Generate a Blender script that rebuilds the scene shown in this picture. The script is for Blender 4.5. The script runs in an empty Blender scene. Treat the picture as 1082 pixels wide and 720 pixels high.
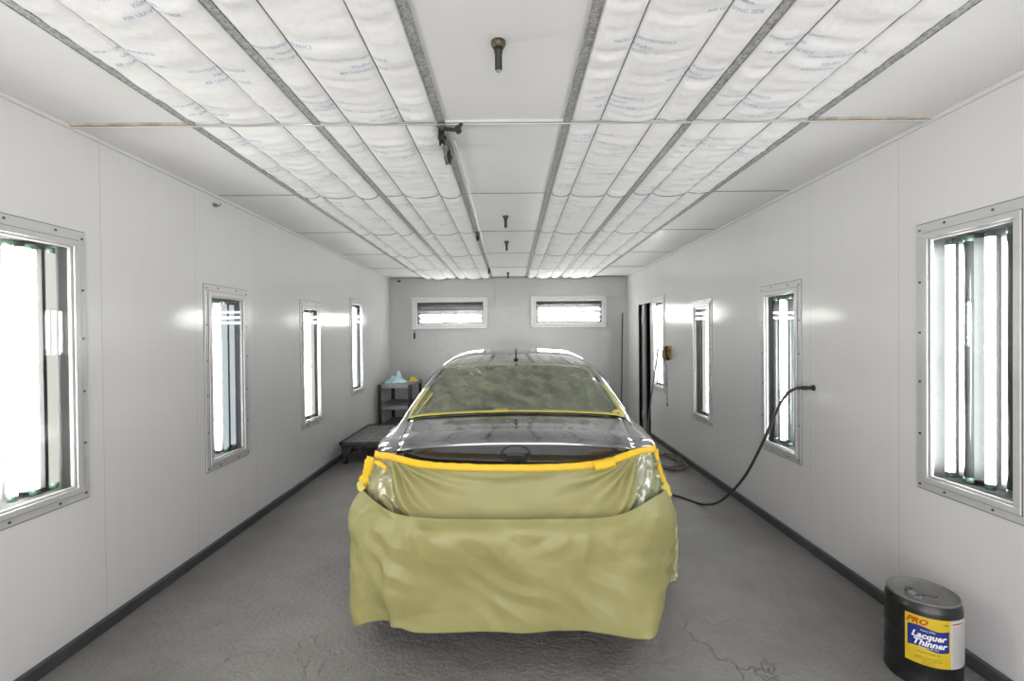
import bpy, bmesh, math, random
import numpy as np
from mathutils import Vector, Matrix, noise

random.seed(7)
COL = bpy.context.scene.collection
PI = math.pi

# ------------------------------------------------------------------ camera model
F_PX, CAM_H = 500.0, 1.6
PITCH, ROLL, YAW = 0.0089, -0.0095, 0.0027
def _axes():
    cy, sy = math.cos(YAW), math.sin(YAW)
    right = np.array([cy, -sy, 0.]); fwd = np.array([sy, cy, 0.]); up = np.array([0., 0., 1.])
    cp, sp = math.cos(PITCH), math.sin(PITCH)
    f2 = cp*fwd - sp*up; u2 = cp*up + sp*fwd
    cr, sr = math.cos(ROLL), math.sin(ROLL)
    return cr*right + sr*u2, cr*u2 - sr*right, f2
AX_R, AX_U, AX_F = _axes()
CAM_P = np.array([0., 0., CAM_H])
def at(px, py, Y):
    """the world point measured at photo pixel (px, py), standing Y metres into the room"""
    d = AX_R*(px-541)/F_PX - AX_U*(py-360)/F_PX + AX_F
    return CAM_P + d*(Y/d[1])

# ------------------------------------------------------------------ room dimensions
WL, WR, H, D = -2.264, 2.1965, 2.709, 8.87
Y0 = -2.6                                   # the open booth doorway behind the camera
JOINTS = [1.17, 2.437, 3.67, 4.985, 6.306, 7.595, 8.87]

# ------------------------------------------------------------------ materials
MATS = {}
def new_mat(name):
    m = bpy.data.materials.new(name); m.use_nodes = True
    nt = m.node_tree; nt.nodes.clear()
    out = nt.nodes.new('ShaderNodeOutputMaterial')
    return m, nt, out
def N(nt, kind, **kw):
    n = nt.nodes.new(kind)
    for k, v in kw.items():
        if k in n.inputs: n.inputs[k].default_value = v
        else: setattr(n, k, v)
    return n
def mat(name, col, rough=0.5, metal=0.0, coat=0.0, coat_rough=0.03, var=0.0, var_scale=6.0, bump=0.0, bump_scale=60.0,
        bump_dist=0.002, spec=0.5, stretch=None, trans=0.0, detail=4.0, rough_var=0.0, sheen=0.0, subs=0.0):
    if name in MATS: return MATS[name]
    m, nt, out = new_mat(name)
    p = N(nt, 'ShaderNodeBsdfPrincipled')
    p.inputs['Base Color'].default_value = (*col, 1); p.inputs['Roughness'].default_value = rough
    p.inputs['Metallic'].default_value = metal; p.inputs['Coat Weight'].default_value = coat
    p.inputs['Coat Roughness'].default_value = coat_rough; p.inputs['Specular IOR Level'].default_value = spec
    p.inputs['Transmission Weight'].default_value = trans
    nt.links.new(p.outputs[0], out.inputs[0])
    if var or bump or rough_var:
        tc = N(nt, 'ShaderNodeTexCoord'); mp = N(nt, 'ShaderNodeMapping')
        nt.links.new(tc.outputs['Object'], mp.inputs[0])
        if stretch: mp.inputs['Scale'].default_value = stretch
    if var or rough_var:
        nz = N(nt, 'ShaderNodeTexNoise'); nz.inputs['Scale'].default_value = var_scale; nz.inputs['Detail'].default_value = detail
        nt.links.new(mp.outputs[0], nz.inputs['Vector'])
    if var:
        r = N(nt, 'ShaderNodeValToRGB')
        r.color_ramp.elements[0].position = .3; r.color_ramp.elements[1].position = .7
        r.color_ramp.elements[0].color = (*[c*(1-var) for c in col], 1)
        r.color_ramp.elements[1].color = (*[min(1, c*(1+var)) for c in col], 1)
        nt.links.new(nz.outputs['Fac'], r.inputs[0]); nt.links.new(r.outputs[0], p.inputs['Base Color'])
    if rough_var:
        mr = N(nt, 'ShaderNodeMapRange'); mr.inputs['To Min'].default_value = max(0, rough-rough_var); mr.inputs['To Max'].default_value = min(1, rough+rough_var)
        nt.links.new(nz.outputs['Fac'], mr.inputs[0]); nt.links.new(mr.outputs[0], p.inputs['Roughness'])
    if bump:
        n2 = N(nt, 'ShaderNodeTexNoise'); n2.inputs['Scale'].default_value = bump_scale; n2.inputs['Detail'].default_value = 3
        nt.links.new(mp.outputs[0], n2.inputs['Vector'])
        b = N(nt, 'ShaderNodeBump'); b.inputs['Strength'].default_value = bump; b.inputs['Distance'].default_value = bump_dist
        nt.links.new(n2.outputs['Fac'], b.inputs['Height']); nt.links.new(b.outputs[0], p.inputs['Normal'])
    MATS[name] = m
    return m
def emit_mat(name, col, strength):
    m, nt, out = new_mat(name)
    e = N(nt, 'ShaderNodeEmission'); e.inputs[0].default_value = (*col, 1); e.inputs[1].default_value = strength
    nt.links.new(e.outputs[0], out.inputs[0])
    return m
def schlick(nt, f0):
    lw = N(nt, 'ShaderNodeLayerWeight'); lw.inputs[0].default_value = .5
    pw = N(nt, 'ShaderNodeMath', operation='POWER'); pw.inputs[1].default_value = 5
    ma = N(nt, 'ShaderNodeMath', operation='MULTIPLY_ADD'); ma.inputs[1].default_value = 1-f0; ma.inputs[2].default_value = f0
    nt.links.new(lw.outputs['Facing'], pw.inputs[0]); nt.links.new(pw.outputs[0], ma.inputs[0])
    return ma.outputs[0]
def glass_mat(name, tint=(1, 1, 1), rough=0.02, refl=1.0):
    m, nt, out = new_mat(name)
    t = N(nt, 'ShaderNodeBsdfTransparent'); t.inputs[0].default_value = (*tint, 1)
    g = N(nt, 'ShaderNodeBsdfGlossy'); g.inputs['Roughness'].default_value = rough
    mx = N(nt, 'ShaderNodeMixShader')
    nt.links.new(schlick(nt, .04*refl), mx.inputs[0])
    nt.links.new(t.outputs[0], mx.inputs[1]); nt.links.new(g.outputs[0], mx.inputs[2]); nt.links.new(mx.outputs[0], out.inputs[0])
    return m
def film_mat(name, col, opacity, rough=0.25, gloss=0.12, streak=None):
    """thin plastic sheeting: partly see-through, partly milky, with a sheen"""
    m, nt, out = new_mat(name)
    t = N(nt, 'ShaderNodeBsdfTransparent'); t.inputs[0].default_value = (.95, .96, .92, 1)
    d = N(nt, 'ShaderNodeBsdfDiffuse'); d.inputs[0].default_value = (*col, 1)
    mx = N(nt, 'ShaderNodeMixShader'); mx.inputs[0].default_value = opacity
    if streak:      # milky folds; the wrinkles' bright and dark contrast is put into the opacity
        tc = N(nt, 'ShaderNodeTexCoord'); acc = None
        for rot, scl, w in streak:
            vr = N(nt, 'ShaderNodeVectorRotate', rotation_type='Z_AXIS'); vr.inputs['Angle'].default_value = rot
            mp = N(nt, 'ShaderNodeMapping'); mp.inputs['Scale'].default_value = scl
            nz = N(nt, 'ShaderNodeTexNoise'); nz.inputs['Scale'].default_value = 1; nz.inputs['Detail'].default_value = 5; nz.inputs['Roughness'].default_value = .6; nz.inputs['Distortion'].default_value = .4
            nt.links.new(tc.outputs['Object'], vr.inputs['Vector']); nt.links.new(vr.outputs[0], mp.inputs[0]); nt.links.new(mp.outputs[0], nz.inputs['Vector'])
            mr = N(nt, 'ShaderNodeMapRange'); mr.inputs['From Min'].default_value = .42; mr.inputs['From Max'].default_value = .72; mr.inputs['To Max'].default_value = w
            nt.links.new(nz.outputs['Fac'], mr.inputs[0])
            if acc is None: acc = mr.outputs[0]
            else:
                a = N(nt, 'ShaderNodeMath', operation='ADD'); nt.links.new(acc, a.inputs[0]); nt.links.new(mr.outputs[0], a.inputs[1]); acc = a.outputs[0]
        a = N(nt, 'ShaderNodeMath', operation='ADD'); a.inputs[1].default_value = opacity; a.use_clamp = True
        nt.links.new(acc, a.inputs[0]); nt.links.new(a.outputs[0], mx.inputs[0])
    g = N(nt, 'ShaderNodeBsdfGlossy'); g.inputs['Roughness'].default_value = rough
    mx2 = N(nt, 'ShaderNodeMixShader')
    nt.links.new(t.outputs[0], mx.inputs[1]); nt.links.new(d.outputs[0], mx.inputs[2])
    nt.links.new(schlick(nt, gloss), mx2.inputs[0])
    nt.links.new(mx.outputs[0], mx2.inputs[1]); nt.links.new(g.outputs[0], mx2.inputs[2]); nt.links.new(mx2.outputs[0], out.inputs[0])
    return m

def wall_material(name='booth_enamel', col=(.77, .766, .768)):
    """semi-gloss white booth enamel: faint mottling, faint run marks, orange peel that grows rougher toward the far end"""
    m, nt, out = new_mat(name)
    L = nt.links.new
    p = N(nt, 'ShaderNodeBsdfPrincipled')
    L(p.outputs[0], out.inputs[0])
    tc = N(nt, 'ShaderNodeTexCoord'); sep = N(nt, 'ShaderNodeSeparateXYZ'); L(tc.outputs['Object'], sep.inputs[0])
    n1 = N(nt, 'ShaderNodeTexNoise'); n1.inputs['Scale'].default_value = 1.3; n1.inputs['Detail'].default_value = 2; L(tc.outputs['Object'], n1.inputs['Vector'])
    mp = N(nt, 'ShaderNodeMapping'); mp.inputs['Scale'].default_value = (26, 26, 1.1); L(tc.outputs['Object'], mp.inputs[0])
    n2 = N(nt, 'ShaderNodeTexNoise'); n2.inputs['Scale'].default_value = 1.0; n2.inputs['Detail'].default_value = 3; L(mp.outputs[0], n2.inputs['Vector'])
    r1 = N(nt, 'ShaderNodeMapRange'); r1.inputs['From Min'].default_value = .3; r1.inputs['From Max'].default_value = .7
    r1.inputs['To Min'].default_value = .97; r1.inputs['To Max'].default_value = 1.0; L(n1.outputs['Fac'], r1.inputs[0])
    r2 = N(nt, 'ShaderNodeMapRange'); r2.inputs['From Min'].default_value = .3; r2.inputs['From Max'].default_value = .75
    r2.inputs['To Min'].default_value = 1.0; r2.inputs['To Max'].default_value = .985; L(n2.outputs['Fac'], r2.inputs[0])
    mm = N(nt, 'ShaderNodeMath', operation='MULTIPLY'); L(r1.outputs[0], mm.inputs[0]); L(r2.outputs[0], mm.inputs[1])
    # paint colour gets slightly darker toward the floor, below knee height
    gz = N(nt, 'ShaderNodeMapRange'); gz.inputs['From Min'].default_value = 0.05; gz.inputs['From Max'].default_value = .7
    gz.inputs['To Min'].default_value = .93; gz.inputs['To Max'].default_value = 1.0; L(sep.outputs['Z'], gz.inputs[0])
    m3 = N(nt, 'ShaderNodeMath', operation='MULTIPLY'); L(mm.outputs[0], m3.inputs[0]); L(gz.outputs[0], m3.inputs[1])
    cm = N(nt, 'ShaderNodeMix', data_type='RGBA', blend_type='MULTIPLY'); cm.inputs[0].default_value = 1
    cm.inputs[6].default_value = (*col, 1)
    cc = N(nt, 'ShaderNodeCombineColor'); [L(m3.outputs[0], cc.inputs[i]) for i in range(3)]
    L(cc.outputs[0], cm.inputs[7]); L(cm.outputs[2], p.inputs['Base Color'])
    p.inputs['Roughness'].default_value = .22; p.inputs['Specular IOR Level'].default_value = .5
    rr = N(nt, 'ShaderNodeMapRange'); rr.inputs['From Min'].default_value = .3; rr.inputs['From Max'].default_value = .7
    rr.inputs['To Min'].default_value = .11; rr.inputs['To Max'].default_value = .20; L(n1.outputs['Fac'], rr.inputs[0]); L(rr.outputs[0], p.inputs['Roughness'])
    n3 = N(nt, 'ShaderNodeTexNoise'); n3.inputs['Scale'].default_value = 9; n3.inputs['Detail'].default_value = 4; n3.inputs['Roughness'].default_value = .6; L(tc.outputs['Object'], n3.inputs['Vector'])
    amp = N(nt, 'ShaderNodeMapRange'); amp.inputs['From Min'].default_value = 4.0; amp.inputs['From Max'].default_value = 8.5
    amp.inputs['To Min'].default_value = .05; amp.inputs['To Max'].default_value = .35; L(sep.outputs['Y'], amp.inputs[0])
    b = N(nt, 'ShaderNodeBump'); b.inputs['Distance'].default_value = .012; L(amp.outputs[0], b.inputs['Strength'])
    L(n3.outputs['Fac'], b.inputs['Height']); L(b.outputs[0], p.inputs['Normal'])
    return m
def floor_material():
    m, nt, out = new_mat('painted_concrete')
    L = nt.links.new
    p = N(nt, 'ShaderNodeBsdfPrincipled'); L(p.outputs[0], out.inputs[0])
    tc = N(nt, 'ShaderNodeTexCoord')
    n1 = N(nt, 'ShaderNodeTexNoise'); n1.inputs['Scale'].default_value = 1.4; n1.inputs['Detail'].default_value = 8; n1.inputs['Roughness'].default_value = .62; L(tc.outputs['Object'], n1.inputs['Vector'])
    cr = N(nt, 'ShaderNodeValToRGB'); e = cr.color_ramp.elements
    e[0].position = .28; e[0].color = (.160, .150, .144, 1); e[1].position = .72; e[1].color = (.265, .256, .252, 1)
    L(n1.outputs['Fac'], cr.inputs[0])
    n2 = N(nt, 'ShaderNodeTexNoise'); n2.inputs['Scale'].default_value = 11; n2.inputs['Detail'].default_value = 10; n2.inputs['Roughness'].default_value = .7; L(tc.outputs['Object'], n2.inputs['Vector'])
    # pale scuffs
    sc = N(nt, 'ShaderNodeMapRange'); sc.inputs['From Min'].default_value = .62; sc.inputs['From Max'].default_value = .8; L(n2.outputs['Fac'], sc.inputs[0])
    sm = N(nt, 'ShaderNodeMath', operation='MULTIPLY'); sm.inputs[1].default_value = .35; L(sc.outputs[0], sm.inputs[0])
    mx = N(nt, 'ShaderNodeMix', data_type='RGBA'); L(sm.outputs[0], mx.inputs[0]); L(cr.outputs[0], mx.inputs[6]); mx.inputs[7].default_value = (.34, .33, .325, 1)
    # warped crack lines in the paint
    nw = N(nt, 'ShaderNodeTexNoise'); nw.inputs['Scale'].default_value = 2.2; nw.inputs['Detail'].default_value = 6; L(tc.outputs['Object'], nw.inputs['Vector'])
    va = N(nt, 'ShaderNodeVectorMath', operation='MULTIPLY_ADD'); va.inputs[1].default_value = (.9, .9, .9); L(nw.outputs['Color'], va.inputs[0]); L(tc.outputs['Object'], va.inputs[2])
    vo = N(nt, 'ShaderNodeTexVoronoi', feature='DISTANCE_TO_EDGE'); vo.inputs['Scale'].default_value = 1.3; L(va.outputs[0], vo.inputs['Vector'])
    ck = N(nt, 'ShaderNodeMapRange'); ck.inputs['From Min'].default_value = 0; ck.inputs['From Max'].default_value = .012; ck.inputs['To Min'].default_value = 1; ck.inputs['To Max'].default_value = 0; L(vo.outputs['Distance'], ck.inputs[0])
    nm = N(nt, 'ShaderNodeMapRange'); nm.inputs['From Min'].default_value = .5; nm.inputs['From Max'].default_value = .62; L(n1.outputs['Fac'], nm.inputs[0])
    ckm = N(nt, 'ShaderNodeMath', operation='MULTIPLY'); L(ck.outputs[0], ckm.inputs[0]); L(nm.outputs[0], ckm.inputs[1])
    ckd = N(nt, 'ShaderNodeMath', operation='MULTIPLY'); ckd.inputs[1].default_value = .6; L(ckm.outputs[0], ckd.inputs[0])
    mx2 = N(nt, 'ShaderNodeMix', data_type='RGBA'); L(ckd.outputs[0], mx2.inputs[0]); L(mx.outputs[2], mx2.inputs[6]); mx2.inputs[7].default_value = (.09, .088, .085, 1)
    L(mx2.outputs[2], p.inputs['Base Color'])
    p.inputs['Roughness'].default_value = .55; p.inputs['Specular IOR Level'].default_value = .4
    n4 = N(nt, 'ShaderNodeTexNoise'); n4.inputs['Scale'].default_value = 38; n4.inputs['Detail'].default_value = 6; L(tc.outputs['Object'], n4.inputs['Vector'])
    ad = N(nt, 'ShaderNodeMath', operation='MULTIPLY_ADD'); ad.inputs[1].default_value = 1.6; L(n2.outputs['Fac'], ad.inputs[0]); L(n4.outputs['Fac'], ad.inputs[2])
    sb = N(nt, 'ShaderNodeMath', operation='SUBTRACT'); L(ad.outputs[0], sb.inputs[0]); L(ckm.outputs[0], sb.inputs[1])
    b = N(nt, 'ShaderNodeBump'); b.inputs['Strength'].default_value = .8; b.inputs['Distance'].default_value = .012
    L(sb.outputs[0], b.inputs['Height']); L(b.outputs[0], p.inputs['Normal'])
    return m
def galvanised_material():
    m, nt, out = new_mat('galvanised_steel')
    L = nt.links.new
    p = N(nt, 'ShaderNodeBsdfPrincipled'); L(p.outputs[0], out.inputs[0])
    tc = N(nt, 'ShaderNodeTexCoord')
    v = N(nt, 'ShaderNodeTexVoronoi'); v.inputs['Scale'].default_value = 110; L(tc.outputs['Object'], v.inputs['Vector'])
    cr = N(nt, 'ShaderNodeValToRGB'); e = cr.color_ramp.elements
    e[0].color = (.22, .22, .222, 1); e[1].color = (.50, .50, .505, 1)
    sp = N(nt, 'ShaderNodeSeparateColor'); L(v.outputs['Color'], sp.inputs[0]); L(sp.outputs[0], cr.inputs[0]); L(cr.outputs[0], p.inputs['Base Color'])
    p.inputs['Metallic'].default_value = .1; p.inputs['Roughness'].default_value = .5
    return m

M_WALL = wall_material(); M_WALLB = wall_material('grey_booth_enamel', (.47, .468, .468)); M_FLOOR = floor_material(); M_GALV = galvanised_material()  # end wall gets the same enamel in a darker grey
M_CEIL = mat('ceiling_enamel', (.81, .806, .806), .38, var=.03, var_scale=1.5, bump=.12, bump_scale=12, bump_dist=.006)
M_SEAM = mat('panel_seam', (.50, .50, .50), .5, var=.1)
M_BASE = mat('dark_baseboard', (.055, .065, .064), .45, var=.3, var_scale=5, bump=.3, bump_scale=25)
M_FRAME = mat('painted_steel_frame', (.62, .62, .62), .28, metal=.15, var=.04, var_scale=8, bump=.1, bump_scale=30)
M_SCREW_GAP = mat('screw_and_gap_shade', (.15, .15, .15), .4, metal=.7, var=.2, var_scale=90)
M_GASK = mat('white_glazing_bead', (.55, .55, .55), .35, var=.02)
M_REFL = mat('fixture_reflector', (.075, .076, .077), .45, var=.03, var_scale=4)
M_REFLP = mat('pale_reflector', (.20, .205, .21), .45, var=.03, var_scale=4)
M_CHAN = mat('fixture_channel', (.075, .079, .083), .4, var=.03, var_scale=4)
M_GLASS = glass_mat('clear_pane', (.97, .985, .98), .015, 1.0)
M_CAP = mat('tube_end_cap', (.10, .17, .13), .4, metal=.3, var=.2, var_scale=50)
TUBE_W = 18.0
M_TUBE_ON = emit_mat('lit_tube_cool', (1.0, .995, .985), TUBE_W)
M_TUBE_WARM = emit_mat('lit_tube_warm', (1.0, .97, .90), TUBE_W)
M_TUBE_DIM = emit_mat('lit_tube_dim', (.86, .95, 1.0), .36)
M_TUBE_DIMW = emit_mat('lit_tube_dim_warm', (1.0, .97, .90), .40)
M_TUBE_OFF = mat('unlit_tube', (.06, .066, .065), .2, var=.05, var_scale=12)
M_FILTER = mat('filter_fabric', (.91, .907, .905), .9, var=.03, var_scale=40, bump=.35, bump_scale=220, bump_dist=.001, spec=.1)
M_PRINT = mat('filter_print', (.40, .50, .64), .9, var=.25, var_scale=60)
M_EDGE = mat('pad_gap_shade', (.20, .20, .20), .8, var=.3, var_scale=30)
M_WIRE = mat('wire', (.16, .16, .16), .5, metal=.5, var=.2, var_scale=40)
M_BLACK = mat('black_iron', (.018, .017, .016), .55, var=.4, var_scale=25, bump=.3, bump_scale=60)
M_DARKSTEEL = mat('dark_steel', (.045, .045, .045), .45, metal=.4, var=.35, var_scale=14, bump=.3, bump_scale=50)
M_GREYSTEEL = mat('worn_grey_steel', (.24, .24, .24), .5, metal=.3, var=.25, var_scale=12, bump=.2, bump_scale=40)
M_RUST = mat('rusty_strip', (.42, .36, .30), .7, var=.35, var_scale=5, stretch=(3, 1, 1))
M_PAINT = mat('graphite_car_paint', (.26, .264, .278), .12, metal=.92, coat=1.0, coat_rough=.045, var=.05, var_scale=900)
M_SEAMBLK = mat('black_rubber', (.012, .012, .013), .6, var=.2, var_scale=30)
M_CARGLASS = mat('dark_car_glass', (.012, .015, .015), .05, coat=.5, var=.05, var_scale=2)
M_PLASTIC = mat('black_plastic', (.02, .02, .021), .4, var=.2, var_scale=30)
M_LAMP = mat('silver_lamp_lens', (.55, .50, .48), .12, coat=1, var=.12, var_scale=22)
M_EMBP = mat('black_emblem_plate', (.012, .011, .011), .5, spec=.15, var=.1)
M_EMB = mat('black_emblem', (.035, .034, .034), .35, spec=.25, var=.1, var_scale=30)
M_TYRE = mat('tyre_rubber', (.02, .02, .02), .8, var=.2, var_scale=30, bump=.3, bump_scale=40)
M_RIM = mat('alloy_rim', (.42, .42, .43), .3, metal=.9, var=.05, var_scale=10)
M_PAPER = mat('masking_paper', (.290, .274, .108), .46, var=.05, var_scale=5, bump=.22, bump_scale=11, bump_dist=.008, spec=.45)
M_TAPE = mat('yellow_tape', (.74, .47, .012), .5, var=.06, var_scale=18, bump=.3, bump_scale=60)
M_TAPEPALE = mat('pale_yellow_tape', (.56, .48, .10), .55, var=.08, var_scale=18)
M_FILM = film_mat('green_window_film', (.40, .46, .27), .10, .16, .12, [(.55, (3.0, 22, 2), .40), (-.35, (16, 2.4, 2), .25)])
M_FILM2 = film_mat('green_lamp_film', (.44, .42, .19), .66, .22, .10)
M_FILM3 = film_mat('clear_lamp_film', (.42, .46, .28), .55, .14, .16)
M_HOSE = mat('air_hose', (.030, .026, .022), .5, var=.3, var_scale=20)
M_HOSEG = mat('grey_air_hose', (.13, .12, .105), .5, var=.25, var_scale=20)
M_BRASS = mat('old_brass', (.42, .30, .07), .5, metal=.5, var=.35, var_scale=30)

# ------------------------------------------------------------------ mesh helpers
def shade(bm, smooth):
    for f in bm.faces: f.smooth = smooth
def obj(name, bm, m, parent=None, smooth=False, loc=None, auto=None):
    if isinstance(bm, bpy.types.Mesh): me = bm
    else:
        if smooth: shade(bm, True)
        bmesh.ops.recalc_face_normals(bm, faces=bm.faces) if not getattr(bm, '_keep', False) else None
        me = bpy.data.meshes.new(name); bm.to_mesh(me); bm.free()
    o = bpy.data.objects.new(name, me); COL.objects.link(o)
    for x in (m if isinstance(m, (list, tuple)) else [m]): me.materials.append(x)
    if parent is not None: o.parent = parent
    if loc is not None: o.location = loc
    return o
def tag(o, label=None, cat=None, group=None, kind=None):
    if label: o['label'] = label
    if cat: o['category'] = cat
    if group: o['group'] = group
    if kind: o['kind'] = kind
    return o
def thing(name, label, cat, loc=(0, 0, 0), rotz=0., group=None):
    o = bpy.data.objects.new(name, None); COL.objects.link(o)
    o.empty_display_size = .1
    o.location = loc; o.rotation_euler = (0, 0, rotz)
    return tag(o, label, cat, group)
def struct(name, bm, m, label, cat, smooth=False):
    return tag(obj(name, bm, m, None, smooth), label, cat, None, 'structure')
def dup(root, loc, rotz, label, group=None):
    r = root.copy(); COL.objects.link(r); r.location = loc; r.rotation_euler = (0, 0, rotz); r['label'] = label
    if group: r['group'] = group
    for ch in list(root.children):
        c = ch.copy(); COL.objects.link(c); c.parent = r
        for g in list(ch.children):
            d = g.copy(); COL.objects.link(d); d.parent = c
    return r
def box(bm, lo, hi, bevel=0., mi=0, rot=None):
    lo = Vector(lo); hi = Vector(hi); c = (lo+hi)/2; s = hi-lo
    r = bmesh.ops.create_cube(bm, size=1)
    vs = r['verts']
    bmesh.ops.scale(bm, vec=s, verts=vs)
    fs = list({f for v in vs for f in v.link_faces})
    if bevel > 0:
        es = list({e for v in vs for e in v.link_edges})
        rb = bmesh.ops.bevel(bm, geom=es, offset=min(bevel, min(s)*.45), segments=2, affect='EDGES', profile=.5)
        fs = rb['faces'] + [f for f in fs if f.is_valid]
        vs = list({v for f in fs for v in f.verts})
    if rot is not None: bmesh.ops.rotate(bm, cent=(0, 0, 0), matrix=rot, verts=vs)
    bmesh.ops.translate(bm, vec=c, verts=vs)
    for f in fs: f.material_index = mi
    return fs
def cyl(bm, p0, p1, r0, r1=None, seg=16, mi=0, cap=True, smooth=True):
    p0 = Vector(p0); p1 = Vector(p1); r1 = r0 if r1 is None else r1
    d = (p1-p0); q = d.to_track_quat('Z', 'Y')
    ring = []
    for p, r in ((p0, r0), (p1, r1)):
        ring.append([bm.verts.new(p + q @ Vector((r*math.cos(a*2*PI/seg), r*math.sin(a*2*PI/seg), 0))) for a in range(seg)])
    for a in range(seg):
        f = bm.faces.new((ring[0][a], ring[0][(a+1) % seg], ring[1][(a+1) % seg], ring[1][a])); f.material_index = mi; f.smooth = smooth
    if cap:
        f = bm.faces.new(ring[0][::-1]); f.material_index = mi
        f = bm.faces.new(ring[1]); f.material_index = mi
def catmull(pts, n=8):
    pts = [Vector(p) for p in pts]; out = []
    P = [pts[0]*2-pts[1]] + pts + [pts[-1]*2-pts[-2]]
    for i in range(1, len(P)-2):
        for k in range(n):
            t = k/n; a, b, c, d = P[i-1:i+3]
            out.append(.5*((2*b)+(c-a)*t+(2*a-5*b+4*c-d)*t*t+(3*b-a-3*c+d)*t**3))
    out.append(pts[-1])
    return out
def tube(bm, pts, r, seg=10, mi=0):
    pts = [Vector(p) for p in pts]; rings = []; up = Vector((0, 0, 1)); prev = None
    for i, p in enumerate(pts):
        t = (pts[min(i+1, len(pts)-1)]-pts[max(i-1, 0)]).normalized()
        n = (prev - t*prev.dot(t)) if prev is not None else t.cross(Vector((.3, .2, 1)) if abs(t.z) < .9 else Vector((1, 0, 0)))
        n.normalize(); prev = n; b = t.cross(n)
        rings.append([bm.verts.new(p + r*(n*math.cos(a*2*PI/seg)+b*math.sin(a*2*PI/seg))) for a in range(seg)])
    for i in range(len(rings)-1):
        for a in range(seg):
            f = bm.faces.new((rings[i][a], rings[i][(a+1) % seg], rings[i+1][(a+1) % seg], rings[i+1][a])); f.smooth = True; f.material_index = mi
    bm.faces.new(rings[0][::-1]); bm.faces.new(rings[-1])
def lathe(bm, prof, seg=40, c=(0, 0, 0), mi=0):
    rings = []
    for r, z in prof:
        if r < 1e-6: rings.append([bm.verts.new((c[0], c[1], c[2]+z))])
        else: rings.append([bm.verts.new((c[0]+r*math.cos(a*2*PI/seg), c[1]+r*math.sin(a*2*PI/seg), c[2]+z)) for a in range(seg)])
    for A, B in zip(rings, rings[1:]):
        for a in range(seg):
            b = (a+1) % seg
            if len(A) == 1 and len(B) == 1: continue
            if len(A) == 1: f = bm.faces.new((A[0], B[b], B[a]))
            elif len(B) == 1: f = bm.faces.new((A[a], A[b], B[0]))
            else: f = bm.faces.new((A[a], A[b], B[b], B[a]))
            f.smooth = True; f.material_index = mi
def grid(bm, P, mi=0, smooth=True, flip=False):
    """P[i][j] -> points"""
    V = [[bm.verts.new(tuple(map(float, p))) for p in row] for row in P]
    for i in range(len(V)-1):
        for j in range(len(V[0])-1):
            q = (V[i][j], V[i][j+1], V[i+1][j+1], V[i+1][j])
            f = bm.faces.new(q[::-1] if flip else q); f.smooth = smooth; f.material_index = mi
    return V
def solid(o, t, off=-1.):
    md = o.modifiers.new('thickness', 'SOLIDIFY'); md.thickness = t; md.offset = off
    return o
def text_polys(s, size, shear=0., bold=0., align='CENTER'):
    cu = bpy.data.curves.new('lettering', 'FONT'); cu.body = s; cu.size = size; cu.shear = shear; cu.offset = bold; cu.align_x = align; cu.resolution_u = 2
    o = bpy.data.objects.new('lettering', cu); COL.objects.link(o)
    dg = bpy.context.evaluated_depsgraph_get(); me = bpy.data.meshes.new_from_object(o.evaluated_get(dg))
    vs = [v.co.copy() for v in me.vertices]; fs = [list(p.vertices) for p in me.polygons]
    bpy.data.objects.remove(o); bpy.data.curves.remove(cu); bpy.data.meshes.remove(me)
    return vs, fs
def put_text(bm, tp, fn, mi=0):
    vs, fs = tp
    V = [bm.verts.new(fn(v.x, v.y)) for v in vs]
    for f in fs:
        try:
            q = bm.faces.new([V[i] for i in f]); q.material_index = mi
        except ValueError: pass

# ------------------------------------------------------------------ room shell
def panel(name, axis, pos, a0, a1, z0, z1, holes, seams, thick, m, label, cat, groove=.004):
    """a wall in the plane axis=pos; a runs along it, z up; rectangular holes; vertical seam grooves"""
    A = {a0, a1}; Z = {z0, z1}
    for (h0, h1, k0, k1) in holes: A |= {h0, h1}; Z |= {k0, k1}
    sm = [(s-groove/2, s+groove/2) for s in seams if not any(h0-.01 < s < h1+.01 for h0, h1, _, _ in holes)]
    for s in sm: A |= set(s)
    A = sorted(A); Z = sorted(Z)
    bm = bmesh.new(); inward = -1 if pos > 0 else 1
    cache = {}
    def V(a, z):
        k = (round(a, 5), round(z, 5))
        if k not in cache: cache[k] = bm.verts.new((pos, a, z) if axis == 'x' else (a, pos, z))
        return cache[k]
    for a, b in zip(A, A[1:]):
        for c, d in zip(Z, Z[1:]):
            ca, cz = (a+b)/2, (c+d)/2
            if any(h0 < ca < h1 and k0 < cz < k1 for h0, h1, k0, k1 in holes): continue
            f = bm.faces.new((V(a, c), V(b, c), V(b, d), V(a, d)))
            f.material_index = 1 if any(s[0] <= ca <= s[1] for s in sm) else 0
    bmesh.ops.recalc_face_normals(bm, faces=bm.faces)
    f0 = next(iter(bm.faces)); want = Vector((inward, 0, 0)) if axis == 'x' else Vector((0, inward, 0))
    if f0.normal.dot(want) < 0:
        for f in bm.faces: f.normal_flip()
    me = bpy.data.meshes.new(name); bm.to_mesh(me); bm.free()
    o = bpy.data.objects.new(name, me); COL.objects.link(o); me.materials.append(m); me.materials.append(M_SEAM)
    solid(o, thick)
    return tag(o, label, cat, None, 'structure')

FW, FH = .57, 1.405            # outer size of a light fixture frame
GW, GH = .425, 1.255           # its glass
BOX_D = .17
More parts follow.
